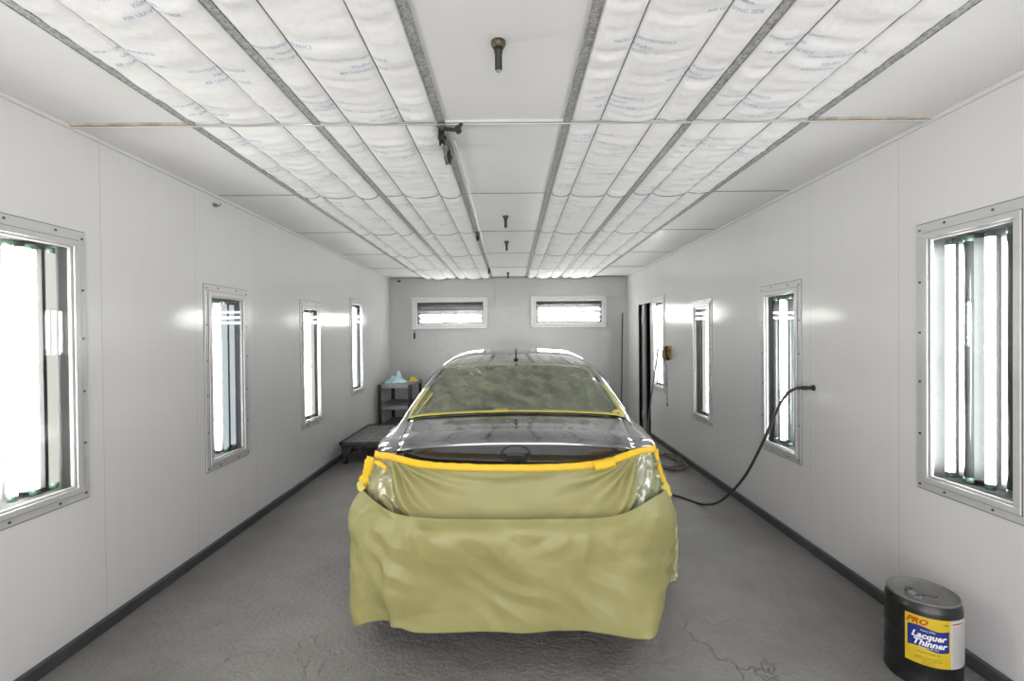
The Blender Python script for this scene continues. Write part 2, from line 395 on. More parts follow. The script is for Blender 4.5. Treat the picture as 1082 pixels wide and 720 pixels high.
# (side, centre Y, frame bottom z)
LEFT_FX = [(2.2415, .765), (3.785, .607), (5.378, .608), (6.963, .768)]
RIGHT_FX = [(2.262, .768), (3.852, .603), (5.438, .595), (6.998, .768)]
BACK_FX = [(-1.134, 1.7625), (1.093, 1.766)]
def hole_v(c, z): return (c-GW/2-.004, c+GW/2+.004, z+.065, z+.065+GH+.008)
def hole_h(c, z): return (c-GH/2-.004, c+GH/2+.004, z+.075, z+.075+GW+.008)
DOOR = (7.40, 8.09, 0.0, 2.11)
seamsL = [1.06, 1.845, 2.629, 3.414, 4.196, 4.99, 5.76, 6.554, 7.34, 8.12]
seamsR = [1.10, 1.885, 2.673, 3.463, 4.24, 5.02, 5.81, 6.58, 7.36]
panel('wall_left', 'x', WL, Y0, D, 0, H, [hole_v(*f) for f in LEFT_FX], seamsL, .04, M_WALL, 'white glossy enamel panel wall on the left of the booth', 'wall')
panel('wall_right', 'x', WR, Y0, D, 0, H, [hole_v(*f) for f in RIGHT_FX] + [DOOR], seamsR, .04, M_WALL, 'white glossy enamel panel wall on the right with the dark doorway', 'wall')
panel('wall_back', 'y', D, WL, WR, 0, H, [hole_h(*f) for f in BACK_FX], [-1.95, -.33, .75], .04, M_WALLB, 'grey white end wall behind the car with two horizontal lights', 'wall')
bm = bmesh.new(); box(bm, (WL-.3, Y0, -.08), (WR+.3, D+.3, 0))
struct('floor', bm, M_FLOOR, 'scuffed grey painted concrete floor of the booth', 'floor')
bm = bmesh.new(); box(bm, (WL-.3, Y0, H), (WR+.3, D+.3, H+.06))
struct('ceiling', bm, M_CEIL, 'white enamel ceiling between and beside the filter columns', 'ceiling')
def baseboard(name, x0, x1, y0, y1, label):
    bm = bmesh.new(); box(bm, (x0, y0, 0), (x1, y1, .066), .006)
    # a slightly raised ragged sealant ridge where it meets the floor
    struct(name, bm, M_BASE, label, 'baseboard')
baseboard('baseboard_left', WL, WL+.03, Y0, D, 'dark grey baseboard along the foot of the left wall')
baseboard('baseboard_right', WR-.03, WR, Y0, DOOR[0]-.02, 'dark grey baseboard along the foot of the right wall')
bm = bmesh.new(); box(bm, (WL+.03, D-.03, 0), (WR, D, .066), .006)
struct('baseboard_back', bm, M_BASE, 'dark grey baseboard along the foot of the end wall', 'baseboard')
# corner trim where the walls meet the ceiling
for nm, x0, x1, lb in (('trim_1', WL, WL+.022, 'thin white angle trim where left wall meets ceiling'), ('trim_2', WR-.022, WR, 'thin white angle trim where right wall meets ceiling')):
    bm = bmesh.new(); box(bm, (x0, Y0, H-.022), (x1, D-.001, H), .004); struct(nm, bm, M_WALL, lb, 'trim')
bm = bmesh.new(); box(bm, (WL+.022, D-.012, H-.014), (WR-.022, D, H), .003); struct('trim_3', bm, M_GREYSTEEL, 'thin dark line of trim where end wall meets ceiling', 'trim')

# ceiling rails, cross joints
RAILS = [-1.622, -.985, -.347, .300, .932, 1.553]
places = ['beside the left wall', 'second from the left wall', 'on the left of the centre panel', 'on the right of the centre panel', 'second from the right wall', 'beside the right wall']
n_trim = 4
for x, pl in zip(RAILS, places):
    bm = bmesh.new()
    box(bm, (x-.0195, Y0, H-.008), (x+.0195, D-.013, H), .001)
    box(bm, (x-.0195, Y0, H-.011), (x-.0165, D-.013, H-.008)); box(bm, (x+.0165, Y0, H-.011), (x+.0195, D-.013, H-.008))
    struct(f'trim_{n_trim}', bm, M_GALV, f'galvanised steel ceiling rail {pl}', 'rail'); n_trim += 1
ordn = ['nearest the camera', 'second nearest', 'third', 'fourth', 'fifth']
for k, y in enumerate(JOINTS[1:-1]):
    bm = bmesh.new(); w = .0075 if k == 0 else .003
    xs = [WL+.022] + sum([[r-.020, r+.020] for r in RAILS], []) + [WR-.022]
    for i in range(0, len(xs)-1, 2):
        a, b = xs[i], xs[i+1]
        rust = (k == 0 and (i == 0 or i == len(xs)-2))
        box(bm, (a, y-w, H-(.012 if k == 0 else .004)), (b, y+w, H), 0, 1 if rust or (i in (0, 6, 12) and k > 0) else 0)
    if k == 0: box(bm, (WL+.022, y-.002, H-.0215), (WR-.022, y+.004, H-.0165), 0, 0)
    struct(f'trim_{n_trim}', bm, [M_FRAME, M_RUST if k == 0 else M_GREYSTEEL], ['thin ceiling cross strip nearest the camera with rusty ends', 'second cross strip of the ceiling from the camera', 'third cross strip of the ceiling from the camera', 'second last cross strip of the ceiling before the end wall', 'last cross strip of the ceiling before the end wall'][k], 'trim'); n_trim += 1

# ------------------------------------------------------------------ ceiling filter pads
WIRE_FR = (.25, .72)
def pad_height(x, y, x0, x1, y0, y1, seed):
    """how far the pad hangs below the ceiling plane"""
    u = (x-x0)/(x1-x0); v = (y-y0)/(y1-y0)
    e = (0, WIRE_FR[0], WIRE_FR[1], 1)
    for a, b in zip(e, e[1:]):
        if u <= b+1e-9:
            s = (u-a)/(b-a); wdt = b-a; break
    s = min(max(s, 0), 1)
    bul = (4*s*(1-s))**.55
    amp = .014 + .030*wdt
    ln = noise.noise(Vector((x0*3.1+a*9, y*2.3, seed)))
    sagw = amp*(1+.35*ln)
    # transverse wrinkles, bowed across each strip
    q = y*1.0 + .05*(s-.5)**2 + .03*noise.noise(Vector((x*6, y*2, seed+3)))
    w1 = noise.noise(Vector((x*1.6, q*13, seed+11))); w2 = noise.noise(Vector((x*4, q*34, seed+5)))
    wr = .0095*(1-abs(w1))**4 + .0038*w2
    big = noise.noise(Vector((a*7+x0, q*5.5, seed+21)))
    wr -= .009*max(0, 1-abs(big)*7)
    if y1 < 2.5:
        ends = .06 + .94*max(0, min(1, min(v, 1-v)*(y1-y0)/.05))**.55
    else:       # each pad hangs over its far edge and tucks up at its near edge
        ends = .04 + .96*max(0, min(1, v*(y1-y0)/.16))**.7
        ends *= 1.0 + .25*max(0, (v-.85)/.15)
        ends *= max(.1, min(1, (1-v)*(y1-y0)/.012))
    return .0045 + bul*(sagw+wr)*ends
def make_pad(x0, x1, y0, y1, seed, label):
    nx, ny = 31, 64
    P = [[(x0+(x1-x0)*i/(nx-1), y0+(y1-y0)*j/(ny-1)) for i in range(nx)] for j in range(ny)]
    # snap columns onto the wire lines
    us = sorted(set([round(i/(nx-1), 4) for i in range(nx)]) | set(WIRE_FR))
    rows = []
    for j in range(ny+2):
        y = y0+(y1-y0)*(j/(ny-1) if j < ny-1 else (1-.012/(y1-y0), 1-.004/(y1-y0), 1)[j-ny+1])
        rows.append([(x0+(x1-x0)*u, y, H-pad_height(x0+(x1-x0)*u, y, x0, x1, y0, y1, seed)) for u in us])
    cx, cy = (x0+x1)/2, (y0+y1)/2
    t = thing('ceiling_filter', label, 'air filter', (cx, cy, H), 0, 'filter pads of the ceiling')
    loc = lambda p: (p[0]-cx, p[1]-cy, p[2]-H)
    bm = bmesh.new(); grid(bm, [[loc(p) for p in r] for r in rows])
    # closed back and edges so the pad is a body, not a sheet
    b = [loc((x0, y0, H-.001)), loc((x1, y0, H-.001)), loc((x1, y1, H-.001)), loc((x0, y1, H-.001))]
    bm.faces.new([bm.verts.new(q) for q in b])
    for (r, q0, q1) in ((rows[0], b[0], b[1]), (rows[-1], b[3], b[2])):
        grid(bm, [[loc(p) for p in r], [(loc(p)[0], loc(p)[1], -.001) for p in r]])
    if y1 > 2.5:        # dark strip added as the shaded gap between pads, sagging between the wires
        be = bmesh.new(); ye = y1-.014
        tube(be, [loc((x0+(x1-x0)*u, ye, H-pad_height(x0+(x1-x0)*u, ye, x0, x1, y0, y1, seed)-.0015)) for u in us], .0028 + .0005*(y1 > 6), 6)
        e_ = obj('gap_shade_strip', be, M_EDGE, t); e_['label'] = 'dark strip for the shaded gap between pads'
    # faint blue print
    bt = bm; npad = len(bm.faces); bmesh.ops.recalc_face_normals(bm, faces=bm.faces); rnd = random.Random(seed)
    def on(px, py): return lambda tx, ty: loc((px+tx, py-ty, H-pad_height(px+tx, py-ty, x0, x1, y0, y1, seed)-.0008))
    o1 = rnd.uniform(-.05, .07)
    for colx in (.20, .64):
        yy = y0+.12+rnd.uniform(0, .12)+(.1 if colx > .5 else 0)
        while yy < y1-.15:
            c = x0+(x1-x0)*colx+o1
            c = min(max(c, x0+.125), x1-.125)
            for s, dy in zip(TXT, (0, .040, .080)):
                put_text(bt, s, on(c, yy+dy), 1)
            yy += .42
    obj('pad', bm, [M_FILTER, M_PRINT], t)
    return t
TXT = [text_polys('HIGH PERFORMANCE', .024), text_polys('Viledon', .026, .2), text_polys('AIR LEAVING SIDE', .024)]
COLS = [(RAILS[0]+.0205, RAILS[1]-.0205), (RAILS[1]+.0205, RAILS[2]-.0205), (RAILS[3]+.0205, RAILS[4]-.0205), (RAILS[4]+.0205, RAILS[5]-.0205)]
COLN = ['in the far left column', 'left of the centre panel', 'right of the centre panel', 'in the far right column']
ROWN = ['nearest the camera', 'second from the camera', 'third from the camera', 'third from the end wall', 'second from the end wall', 'touching the end wall']
sd = 1
for ci, (a, b) in enumerate(COLS):
    for ri in range(6):
        y0, y1 = JOINTS[ri]+.009, JOINTS[ri+1]-.009
        if ri == 5: y1 = D-.014
        make_pad(a, b, y0, y1, sd*1.7, f'white quilted filter pad {COLN[ci]}, {ROWN[ri]}'); sd += 1
    for fr, w_ in zip(WIRE_FR, ('outer', 'inner') if ci < 2 else ('inner', 'outer')):
        x = a+(b-a)*fr
        bm = bmesh.new(); cyl(bm, (x, JOINTS[0], H-.0075), (x, D-.015, H-.0075), .0022, seg=8)
        struct(f'trim_{n_trim}', bm, M_WIRE, f'thin {w_} support wire under the filters {COLN[ci]}', 'wire'); n_trim += 1

# ------------------------------------------------------------------ wall light fixtures
# local frame: x along the wall, z up from the frame's bottom, +y into the wall
def fixture_parts(t, pattern, horizontal=False, pale=False):
    W, Hh, gw, gh = FW, FH, GW, GH
    gz = .069
    def ring(bm, x0, x1, z0, z1, X0, X1, Z0, Z1, y0, y1, mi=0, bev=.002):
        for lo, hi in (((x0, y0, z0), (x1, y1, Z0)), ((x0, y0, Z1), (x1, y1, z1)), ((x0, y0, Z0), (X0, y1, Z1)), ((X1, y0, Z0), (x1, y1, Z1))):
            box(bm, lo, hi, bev, mi)
    bm = bmesh.new()
    ring(bm, -W/2, W/2, 0, Hh, -gw/2-.012, gw/2+.012, gz-.012, gz+gh+.012, -.007, -.0005)
    ring(bm, -gw/2-.030, gw/2+.030, gz-.030, gz+gh+.030, -gw/2, gw/2, gz, gz+gh, -.016, -.0075, 0)
    ring(bm, -W/2-.004, W/2+.004, -.004, Hh+.004, -W/2+.01, W/2-.01, .01, Hh-.01, -.0025, -.0004, 1, 0)  # dark rings: caulk line and shadow gap round the frame, put in as colour
    ring(bm, -gw/2-.0335, gw/2+.0335, gz-.0335, gz+gh+.0335, -gw/2-.02, gw/2+.02, gz-.02, gz+gh+.02, -.0082, -.0068, 1, 0)
    rnd = random.Random(len(pattern)*7+int(horizontal))
    for s in (-1, 1):
        for k in range(6):
            z = .03+(Hh-.06)*k/5 + rnd.uniform(-.01, .01)
            cyl(bm, (s*(W/2-.021), -.0105, z), (s*(W/2-.021), -.006, z), .0065, seg=10, mi=1)
    for z in (.02, Hh-.02):
        for x in (-.12, .12): cyl(bm, (x, -.0105, z), (x, -.006, z), .0065, seg=10, mi=1)
    fr = obj('frame', bm, [M_FRAME, M_SCREW_GAP], t)
    bm = bmesh.new(); ring(bm, -gw/2, gw/2, gz, gz+gh, -gw/2+.012, gw/2-.012, gz+.012, gz+gh-.012, -.004, .012, 0, .002)
    obj('glazing_bead', bm, M_GASK, fr)
    bm = bmesh.new(); box(bm, (-gw/2+.004, .001, gz+.004), (gw/2-.004, .006, gz+gh-.004))
    obj('glass_pane', bm, M_GLASS, t)
    # housing: open box behind the wall
    bm = bmesh.new(); x0, x1, z0, z1, dpt = -gw/2-.003, gw/2+.003, gz-.003, gz+gh+.003, BOX_D
    for lo, hi in (((x0-.004, .013, z0-.004), (x0, dpt, z1+.004)), ((x1, .013, z0-.004), (x1+.004, dpt, z1+.004)), ((x0, .013, z0-.004), (x1, dpt, z0)), ((x0, .013, z1), (x1, dpt, z1+.004)), ((x0-.004, dpt, z0-.004), (x1+.004, dpt+.004, z1+.004))):
        box(bm, lo, hi)
    obj('housing', bm, M_REFLP if pale else M_REFL, t)
    # two long channels with sloped sides, each carrying two tubes
    for cx in (-.105, .105):
        bm = bmesh.new(); zz0, zz1 = gz+.03, gz+gh-.03
        sec = [(-.085, dpt-.002), (-.036, .085), (.036, .085), (.085, dpt-.002)]
        A = [bm.verts.new((cx+a, b, zz0)) for a, b in sec]; B = [bm.verts.new((cx+a, b, zz1)) for a, b in sec]
        for i in range(3): bm.faces.new((A[i], A[i+1], B[i+1], B[i]))
        bm.faces.new((A[3], A[0], B[0], B[3])); bm.faces.new(A); bm.faces.new(B[::-1])
        obj('reflector_channel', bm, M_REFLP if pale else M_CHAN, t)
    mm = {'1': M_TUBE_ON, 'w': M_TUBE_WARM, 'd': M_TUBE_DIM, 'e': M_TUBE_DIMW, '0': M_TUBE_OFF}
    xs = (-.150, -.052, .052, .150)
    for x, c in zip(xs, pattern):
        bm = bmesh.new(); cyl(bm, (x, .050, gz+.050), (x, .050, gz+gh-.050), .0185, seg=18)
        tb = obj('fluorescent_tube', bm, mm[c], t)
        for za, zb in ((gz+.022, gz+.050), (gz+gh-.050, gz+gh-.022)):
            bm = bmesh.new(); cyl(bm, (x, .050, za), (x, .050, zb), .0195, seg=18)
            obj('end_cap', bm, M_CAP, tb)
def fixture(side, c, z, pattern, label, pale=False):
    if side == 'L': loc, rz = (WL, c, z), PI/2
    elif side == 'R': loc, rz = (WR, c, z), -PI/2
    t = thing('light_fixture', label, 'light fixture', loc, rz, 'glazed wall lights')
    fixture_parts(t, pattern, False, pale)
    return t
LP = ['wwwe', 'd1dd', 'ewwe', 'd11d']     # left wall, nearest first: tubes listed from near to far
RP = ['0101', '1010', '11e0', 'eww1']
LLB = ['large white framed wall light nearest the camera, left wall, cut by the photo edge', 'narrow wall light on the left wall with bluish tubes, second from the camera', 'bright warm wall light on the left wall, third from the camera', 'far wall light on the left wall above the grated cart']
RLB = ['wall light nearest the camera, right wall, with two lit tubes and two dark ones', 'wall light on the right wall behind the drooping black air hose', 'wall light on the right wall between the air hose and the brass hanger', 'far wall light on the right wall beside the dark doorway']
# local +x points to -Y ... on the left wall rotated +90deg local x is +Y; on the right wall it is -Y
for (c, z), p, l in zip(LEFT_FX, LP, LLB): fixture('L', c, z, p, l, c < 4.5)
for (c, z), p, l in zip(RIGHT_FX, RP, RLB): fixture('R', c, z, p[::-1], l)
for (c, z), p, l in zip(BACK_FX, ('ww00', 'w1w0'), ('horizontal light fixture on the end wall, left one, upper tubes unlit', 'horizontal light fixture on the end wall, right one, rows of lit tubes')):
    t = thing('light_fixture', l, 'light fixture', (c+FH/2, D, z+FW/2), 0, 'glazed wall lights')
    fixture_parts(t, p, True)
    t.rotation_euler = (0, -PI/2, 0)
    # the end wall lights sit in a shallow raised surround
    bm = bmesh.new()
    for lo, hi in (((-FW/2-.012, -.03, -.012), (-FW/2, -.0005, FH+.012)), ((FW/2, -.03, -.012), (FW/2+.012, -.0005, FH+.012)), ((-FW/2, -.03, -.012), (FW/2, -.0005, 0)), ((-FW/2, -.03, FH), (FW/2, -.0005, FH+.012))):
        box(bm, lo, hi, .003)
    obj('surround', bm, M_FRAME, t)

# ------------------------------------------------------------------ doorway on the right wall
M_GREYSTEEL2 = mat('grey_door_edge', (.36, .36, .36), .5, var=.1, var_scale=8)
dk = mat('painted_darkness', (.02, .02, .02), .7, var=.2, var_scale=5)  # darkness of the unlit space put into the paint colour
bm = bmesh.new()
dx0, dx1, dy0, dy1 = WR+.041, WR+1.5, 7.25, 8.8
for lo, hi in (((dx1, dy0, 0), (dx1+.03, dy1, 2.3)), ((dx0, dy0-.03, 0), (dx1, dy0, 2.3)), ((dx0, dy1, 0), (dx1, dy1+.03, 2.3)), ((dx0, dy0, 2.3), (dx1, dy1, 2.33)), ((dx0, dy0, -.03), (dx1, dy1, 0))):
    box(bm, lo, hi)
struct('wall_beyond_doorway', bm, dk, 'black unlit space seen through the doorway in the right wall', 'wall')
bm = bmesh.new()
for lo, hi in (((WR-.012, DOOR[1], 0), (WR+.05, DOOR[1]+.03, DOOR[3]+.03)), ((WR-.012, DOOR[0]-.02, 0), (WR+.05, DOOR[0], DOOR[3]+.03)), ((WR-.012, DOOR[0], DOOR[3]), (WR+.05, DOOR[1], DOOR[3]+.03))):
    box(bm, lo, hi, .002)
dr = struct('door_1', bm, M_FRAME, 'narrow dark doorway with its door folded back, right wall near the corner', 'door')
bm = bmesh.new(); box(bm, (WR+.055, DOOR[0]-.05, .01), (WR+.70, DOOR[0]-.006, 2.08), .004)
obj('door_leaf', bm, M_GREYSTEEL, dr)
bm = bmesh.new(); box(bm, (WR-.003, 7.77, .0), (WR+.035, 7.87, DOOR[3]-.001), .003); obj('door_post', bm, M_GREYSTEEL2, dr)
for z in (.28, 1.85):
    bm = bmesh.new(); box(bm, (WR-.008, 7.79, z-.06), (WR-.0035, 7.90, z+.06), .002); cyl(bm, (WR-.006, 7.88, z-.06), (WR-.006, 7.88, z+.06), .012)
    obj('hinge', bm, M_GALV, dr)

# ------------------------------------------------------------------ ceiling fittings
def sprinkler(y, label):
    t = thing('sprinkler_head', label, 'sprinkler', (-.036, y, H), 0, 'sprinkler stubs on the centre panel')
    bm = bmesh.new(); lathe(bm, [(0, -.0005), (.028, -.0005), (.027, -.012), (.021, -.024), (0, -.024)], 20); obj('flange', bm, M_BRASSD, t)
    bm = bmesh.new(); lathe(bm, [(0, -.024), (.016, -.024), (.016, -.040), (.0135, -.042), (.0135, -.105), (.011, -.108), (0, -.108)], 18); obj('pipe_stub', bm, M_BLACK, t)
    bm = bmesh.new(); lathe(bm, [(0, -.1085), (.010, -.1085), (.010, -.111), (0, -.111)], 18); obj('plug', bm, M_GALV, t)
M_BRASSD = mat('stained_brass', (.12, .10, .06), .5, metal=.6, var=.4, var_scale=60)
for y, l in ((1.79, 'black sprinkler stub on the centre ceiling panel, nearest the camera'), (4.37, 'black sprinkler stub on the centre panel, second from the camera'), (5.53, 'black sprinkler stub on the centre panel, second from the end wall'), (8.22, 'small black sprinkler stub closest to the end wall')):
    sprinkler(y, l)

xr = RAILS[2]
# big pulley bracket at the first cross strip
t = thing('pulley_bracket', 'rusty black pulley bracket with hooked arm at first ceiling cross strip', 'pulley', (xr, 2.44, H-.017), 0)
def pulley(bm, c, r=.034, w=.018):
    c = Vector(c)
    cyl(bm, c-Vector((w/2, 0, 0)), c+Vector((w/2, 0, 0)), r, seg=22)
    for s in (-1, 1): cyl(bm, c+Vector((s*w/2, 0, 0)), c+Vector((s*(w/2+.006), 0, 0)), r*1.18, seg=22); cyl(bm, c+Vector((s*(w/2+.006), 0, 0)), c+Vector((s*(w/2+.014), 0, 0)), r*.3, seg=10)
bm = bmesh.new(); box(bm, (-.024, -.02, -.012), (.024, .36, -.004), .002); box(bm, (-.022, .01, -.05), (-.016, .06, -.012)); box(bm, (.016, .01, -.05), (.022, .06, -.012)); box(bm, (-.022, .24, -.06), (-.016, .31, -.012)); box(bm, (.016, .24, -.06), (.022, .31, -.012))
obj('mounting_plate', bm, M_GREYSTEEL, t)
for yy, zz in ((.035, -.055), (.27, -.068)):
    bm = bmesh.new(); pulley(bm, (0, yy, zz), .033, .016); obj('pulley_wheel', bm, M_BLACK, t)
bm = bmesh.new(); tube(bm, catmull([(.02, .01, -.02), (.05, .0, -.026), (.085, -.005, -.03), (.098, -.006, -.01), (.108, -.006, .0)], 6), .010); cyl(bm, (.088, -.022, -.03), (.088, .012, -.03), .017, seg=14)
obj('hook_arm', bm, M_BLACK, t)
bm = bmesh.new(); tube(bm, catmull([(0, .03, -.09), (.01, .12, -.07), (-.004, .2, -.085), (.0, .27, -.105)], 6), .006, 6); obj('chain', bm, M_GREYSTEEL, t)
for y, l in ((4.985, 'small dark pulley clamp on the rail beside the third ceiling strip'), (7.62, 'tiny dark pulley clamp on the rail close to the end wall')):
    t = thing('pulley_clamp', l, 'pulley', (xr+.012, y, H-.017), 0)
    bm = bmesh.new(); box(bm, (-.02, -.06, -.012), (.02, .06, -.002), .003); box(bm, (-.014, -.05, -.05), (-.009, .03, -.012)); box(bm, (.009, -.05, -.05), (.014, .03, -.012)); obj('bracket', bm, M_DARKSTEEL, t)
    bm = bmesh.new(); pulley(bm, (0, -.012, -.055), .030, .012); obj('pulley_wheel', bm, M_BLACK, t)
bm = bmesh.new()
xc = xr+.034
tube(bm, catmull([(xc+.014, 2.62, H-.030), (xc+.012, 3.6, H-.036), (xc+.006, 4.8, H-.034), (xc+.006, 6.2, H-.036), (xc+.004, 7.6, H-.034), (xc+.012, 8.70, H-.034), (xc+.02, D-.022, H-.06), (xc+.02, D-.012, H-.3), (xc+.01, D-.009, H-.52)], 8), .0075, 8)
tag(obj('conduit', bm, M_FRAME), 'pale thin conduit running along the ceiling rail and down the end wall', 'pipe')
# small fittings on the end wall
bm = bmesh.new(); cyl(bm, (-1.80, D-.02, 1.66), (-1.80, D-.0005, 1.66), .018); box(bm, (-1.815, D-.035, 1.57), (-1.785, D-.012, 1.655), .006); tube(bm, [(-1.80, D-.015, 1.66), (-1.80, D-.012, 1.71), (-1.80, D-.01, 1.745)], .005, 6)
tag(obj('wall_hook', bm, M_BLACK), 'small black hook hanging below the left end wall light', 'hook')
bm = bmesh.new(); box(bm, (-2.10, D-.035, 2.63), (-2.045, D-.0005, 2.665), .006); cyl(bm, (-2.09, D-.05, 2.648), (-2.09, D-.034, 2.648), .012)
tag(obj('wall_bracket', bm, M_BLACK), 'tiny black bracket high in the left corner of the end wall', 'bracket')
bm = bmesh.new(); box(bm, (WL+.0005, 3.62, 2.615), (WL+.02, 3.66, 2.64), .004); tube(bm, [(WL+.012, 3.64, 2.628), (WL+.04, 3.645, 2.62), (WL+.05, 3.65, 2.64)], .004, 6)
tag(obj('wall_clip', bm, M_GREYSTEEL), 'small grey clip high on the left wall under the ceiling', 'clip')
# leaning rod in the far right corner
bm = bmesh.new(); a, b = Vector((2.03, D-.14, .001)), Vector((2.10, D-.012, 2.0)); cyl(bm, a, b, .011, .009, 12); cyl(bm, b, b+(b-a).normalized()*.03, .009, .003, 12); cyl(bm, a, a+(b-a).normalized()*.06, .015, .015, 12)
tag(obj('leaning_rod', bm, M_DARKSTEEL), 'thin dark metal rod leaning in the far right corner', 'rod')

# ------------------------------------------------------------------ the car
YC = 2.42; XC = .02; CAR_YAW = -.016
def bow(x): return .12*x*x + .83*x**6
#        yst   fade   P0z   P1          P2          P3          P4           P5           P6           P7           P8            P9z
ST = [
 (-.002, 1.00, .34, (.62,.34), (.785,.45), (.812,.72), (.806,.925), (.770,.960), (.668,.982), (.488,1.022), (.250,1.047), 1.054),
 (.012, .99, .33, (.63,.33), (.793,.44), (.820,.72), (.812,.935), (.776,.972), (.672,.996), (.490,1.038), (.251,1.064), 1.071),
 (.045, .97, .31, (.66,.31), (.810,.42), (.836,.72), (.820,.945), (.780,.982), (.674,1.006), (.491,1.048), (.252,1.073), 1.080),
 (.24, .68, .26, (.70,.26), (.835,.36), (.868,.71), (.836,.955), (.784,.998), (.680,1.034), (.503,1.072), (.255,1.093), 1.099),
 (.45, .47, .22, (.72,.22), (.845,.32), (.886,.70), (.846,.958), (.780,1.010), (.702,1.064), (.560,1.098), (.290,1.117), 1.123),
 (.64, .36, .20, (.72,.20), (.850,.30), (.892,.70), (.856,.960), (.780,1.030), (.706,1.120), (.606,1.172), (.310,1.193), 1.198),
 (.88, .26, .20, (.72,.20), (.850,.28), (.893,.70), (.862,.958), (.782,1.040), (.682,1.205), (.592,1.262), (.310,1.284), 1.290),
 (1.18, .16, .20, (.72,.20), (.850,.27), (.892,.69), (.864,.955), (.784,1.036), (.645,1.302), (.548,1.362), (.298,1.386), 1.392),
 (1.45, .08, .20, (.72,.20), (.848,.26), (.890,.69), (.864,.952), (.786,1.030), (.618,1.352), (.520,1.412), (.290,1.434), 1.440),
 (1.85, .03, .20, (.72,.20), (.846,.26), (.890,.69), (.864,.948), (.788,1.022), (.605,1.382), (.505,1.446), (.285,1.468), 1.474),
 (2.40, .00, .20, (.72,.20), (.846,.26), (.890,.68), (.864,.940), (.788,1.012), (.610,1.385), (.515,1.456), (.285,1.479), 1.485),
 (2.85, .00, .20, (.72,.20), (.846,.26), (.890,.68), (.862,.932), (.788,1.004), (.640,1.322), (.540,1.402), (.290,1.430), 1.438),
 (3.20, -.05, .20, (.72,.20), (.846,.26), (.890,.67), (.860,.922), (.785,.992), (.700,1.165), (.610,1.232), (.310,1.268), 1.278),
 (3.62, -.10, .20, (.72,.20), (.846,.28), (.888,.66), (.854,.900), (.775,.960), (.700,.990), (.560,1.010), (.290,1.028), 1.034),
 (4.15, -.35, .21, (.70,.21), (.840,.32), (.872,.64), (.820,.820), (.740,.870), (.640,.900), (.480,.925), (.250,.942), .948),
 (4.45, -.65, .23, (.66,.23), (.815,.36), (.842,.62), (.780,.745), (.700,.790), (.600,.815), (.440,.838), (.230,.852), .856),
 (4.56, -.85, .28, (.62,.28), (.780,.42), (.800,.58), (.745,.670), (.670,.700), (.570,.715), (.420,.728), (.220,.736), .740),
]
def _st_pts(s):
    pts = [(0, s[2])] + list(s[3:11]) + [(0, s[11])]
    return pts
YS = np.array([s[0] for s in ST]); FD = np.array([s[1] for s in ST])
CP = np.array([_st_pts(s) for s in ST])           # stations x 10 x 2
def hermite(xs, ys, x):
    """non-uniform cubic through ys (first axis) with limited tangents"""
    d = np.diff(ys, axis=0)/np.diff(xs).reshape(-1, *([1]*(ys.ndim-1)))
    h = np.diff(xs)
    m = np.zeros_like(ys); m[0] = d[0]; m[-1] = d[-1]
    for i in range(1, len(xs)-1):
        w = (h[i-1]*d[i] + h[i]*d[i-1])/(h[i-1]+h[i])
        lim = 2.2*np.minimum(abs(d[i-1]), abs(d[i]))
        w = np.where(d[i-1]*d[i] <= 0, w*.25, np.clip(w, -lim, lim))
        m[i] = w
    i = int(np.clip(np.searchsorted(xs, x)-1, 0, len(xs)-2)); t = (x-xs[i])/h[i]
    return (2*t**3-3*t*t+1)*ys[i] + (t**3-2*t*t+t)*h[i]*m[i] + (-2*t**3+3*t*t)*ys[i+1] + (t**3-t*t)*h[i]*m[i+1]
def section(y):
    return hermite(YS, CP, y), float(np.interp(y, YS, FD))
def sec_point(c, v):
    """v in 0..9 along the half section; mirror ghosts at both ends"""
    P = lambda k: np.array([-c[-k][0], c[-k][1]]) if k < 0 else (np.array([-c[18-k][0], c[18-k][1]]) if k > 9 else c[k])
    i = min(int(v), 8); t = v-i; a, b, e, d = P(i-1), P(i), P(i+1), P(i+2)
    tb, te = .5*(e-a), .5*(d-b)
    lb = np.linalg.norm(e-b); 
    for q in (tb, te):
        n = np.linalg.norm(q)
        if n > lb*1.0: q *= lb*1.0/n
    return (2*t**3-3*t*t+1)*b + (t**3-2*t*t+t)*tb + (-2*t**3+3*t*t)*e + (t**3-t*t)*te
def S(y, v, side=1):
    c, f = section(y); p = sec_point(c, v)
    return np.array([side*p[0], y+bow(abs(p[0]))*f, p[1]])
def top_pt(y, x, off=0.):
    """the upper skin above station y at lateral x (x within the P5..P9 span)"""
    c, f = section(y); ax = abs(x); lo, hi = 4.0, 9.0
    for _ in range(26):
        m = (lo+hi)/2
        if sec_point(c, m)[0] > ax: lo = m
        else: hi = m
    p = sec_point(c, (lo+hi)/2)
    return np.array([x, y+bow(ax)*f, p[1]+off])
def top_pt_n(y, x, off):
    e = .006
    a, b = top_pt(y, x-e), top_pt(y, x+e); c, d = top_pt(max(y-e, YS[0]), x), top_pt(y+e, x)
    n = np.cross(b-a, d-c); n /= np.linalg.norm(n)
    if n[2] < 0: n = -n
    return top_pt(y, x) + n*off
def face_y(x, z):
    """rear face of the body: lid face, plate recess, bumper"""
    y = bow(abs(x))
    if z > .80: y += .012*math.sin(PI*min(1, (1.04-z)/.24)) + .10*(1.04-z)
    else:
        s = min(1, (.80-z)/.08); y += .024 - .055*s*s*(3-2*s)
        if z < .42: y += .10*((.42-z)/.2)**2
    return y
car = thing('car', 'graphite grey sedan masked for painting in the middle of the booth', 'car', (XC, YC, 0), CAR_YAW)
WHEELS = [(.98, .315), (3.64, .315)]
def in_arch(p): return any((p[1]-wy)**2 + (p[2]-wz)**2 < .365**2 for wy, wz in WHEELS) and abs(p[0]) > .55
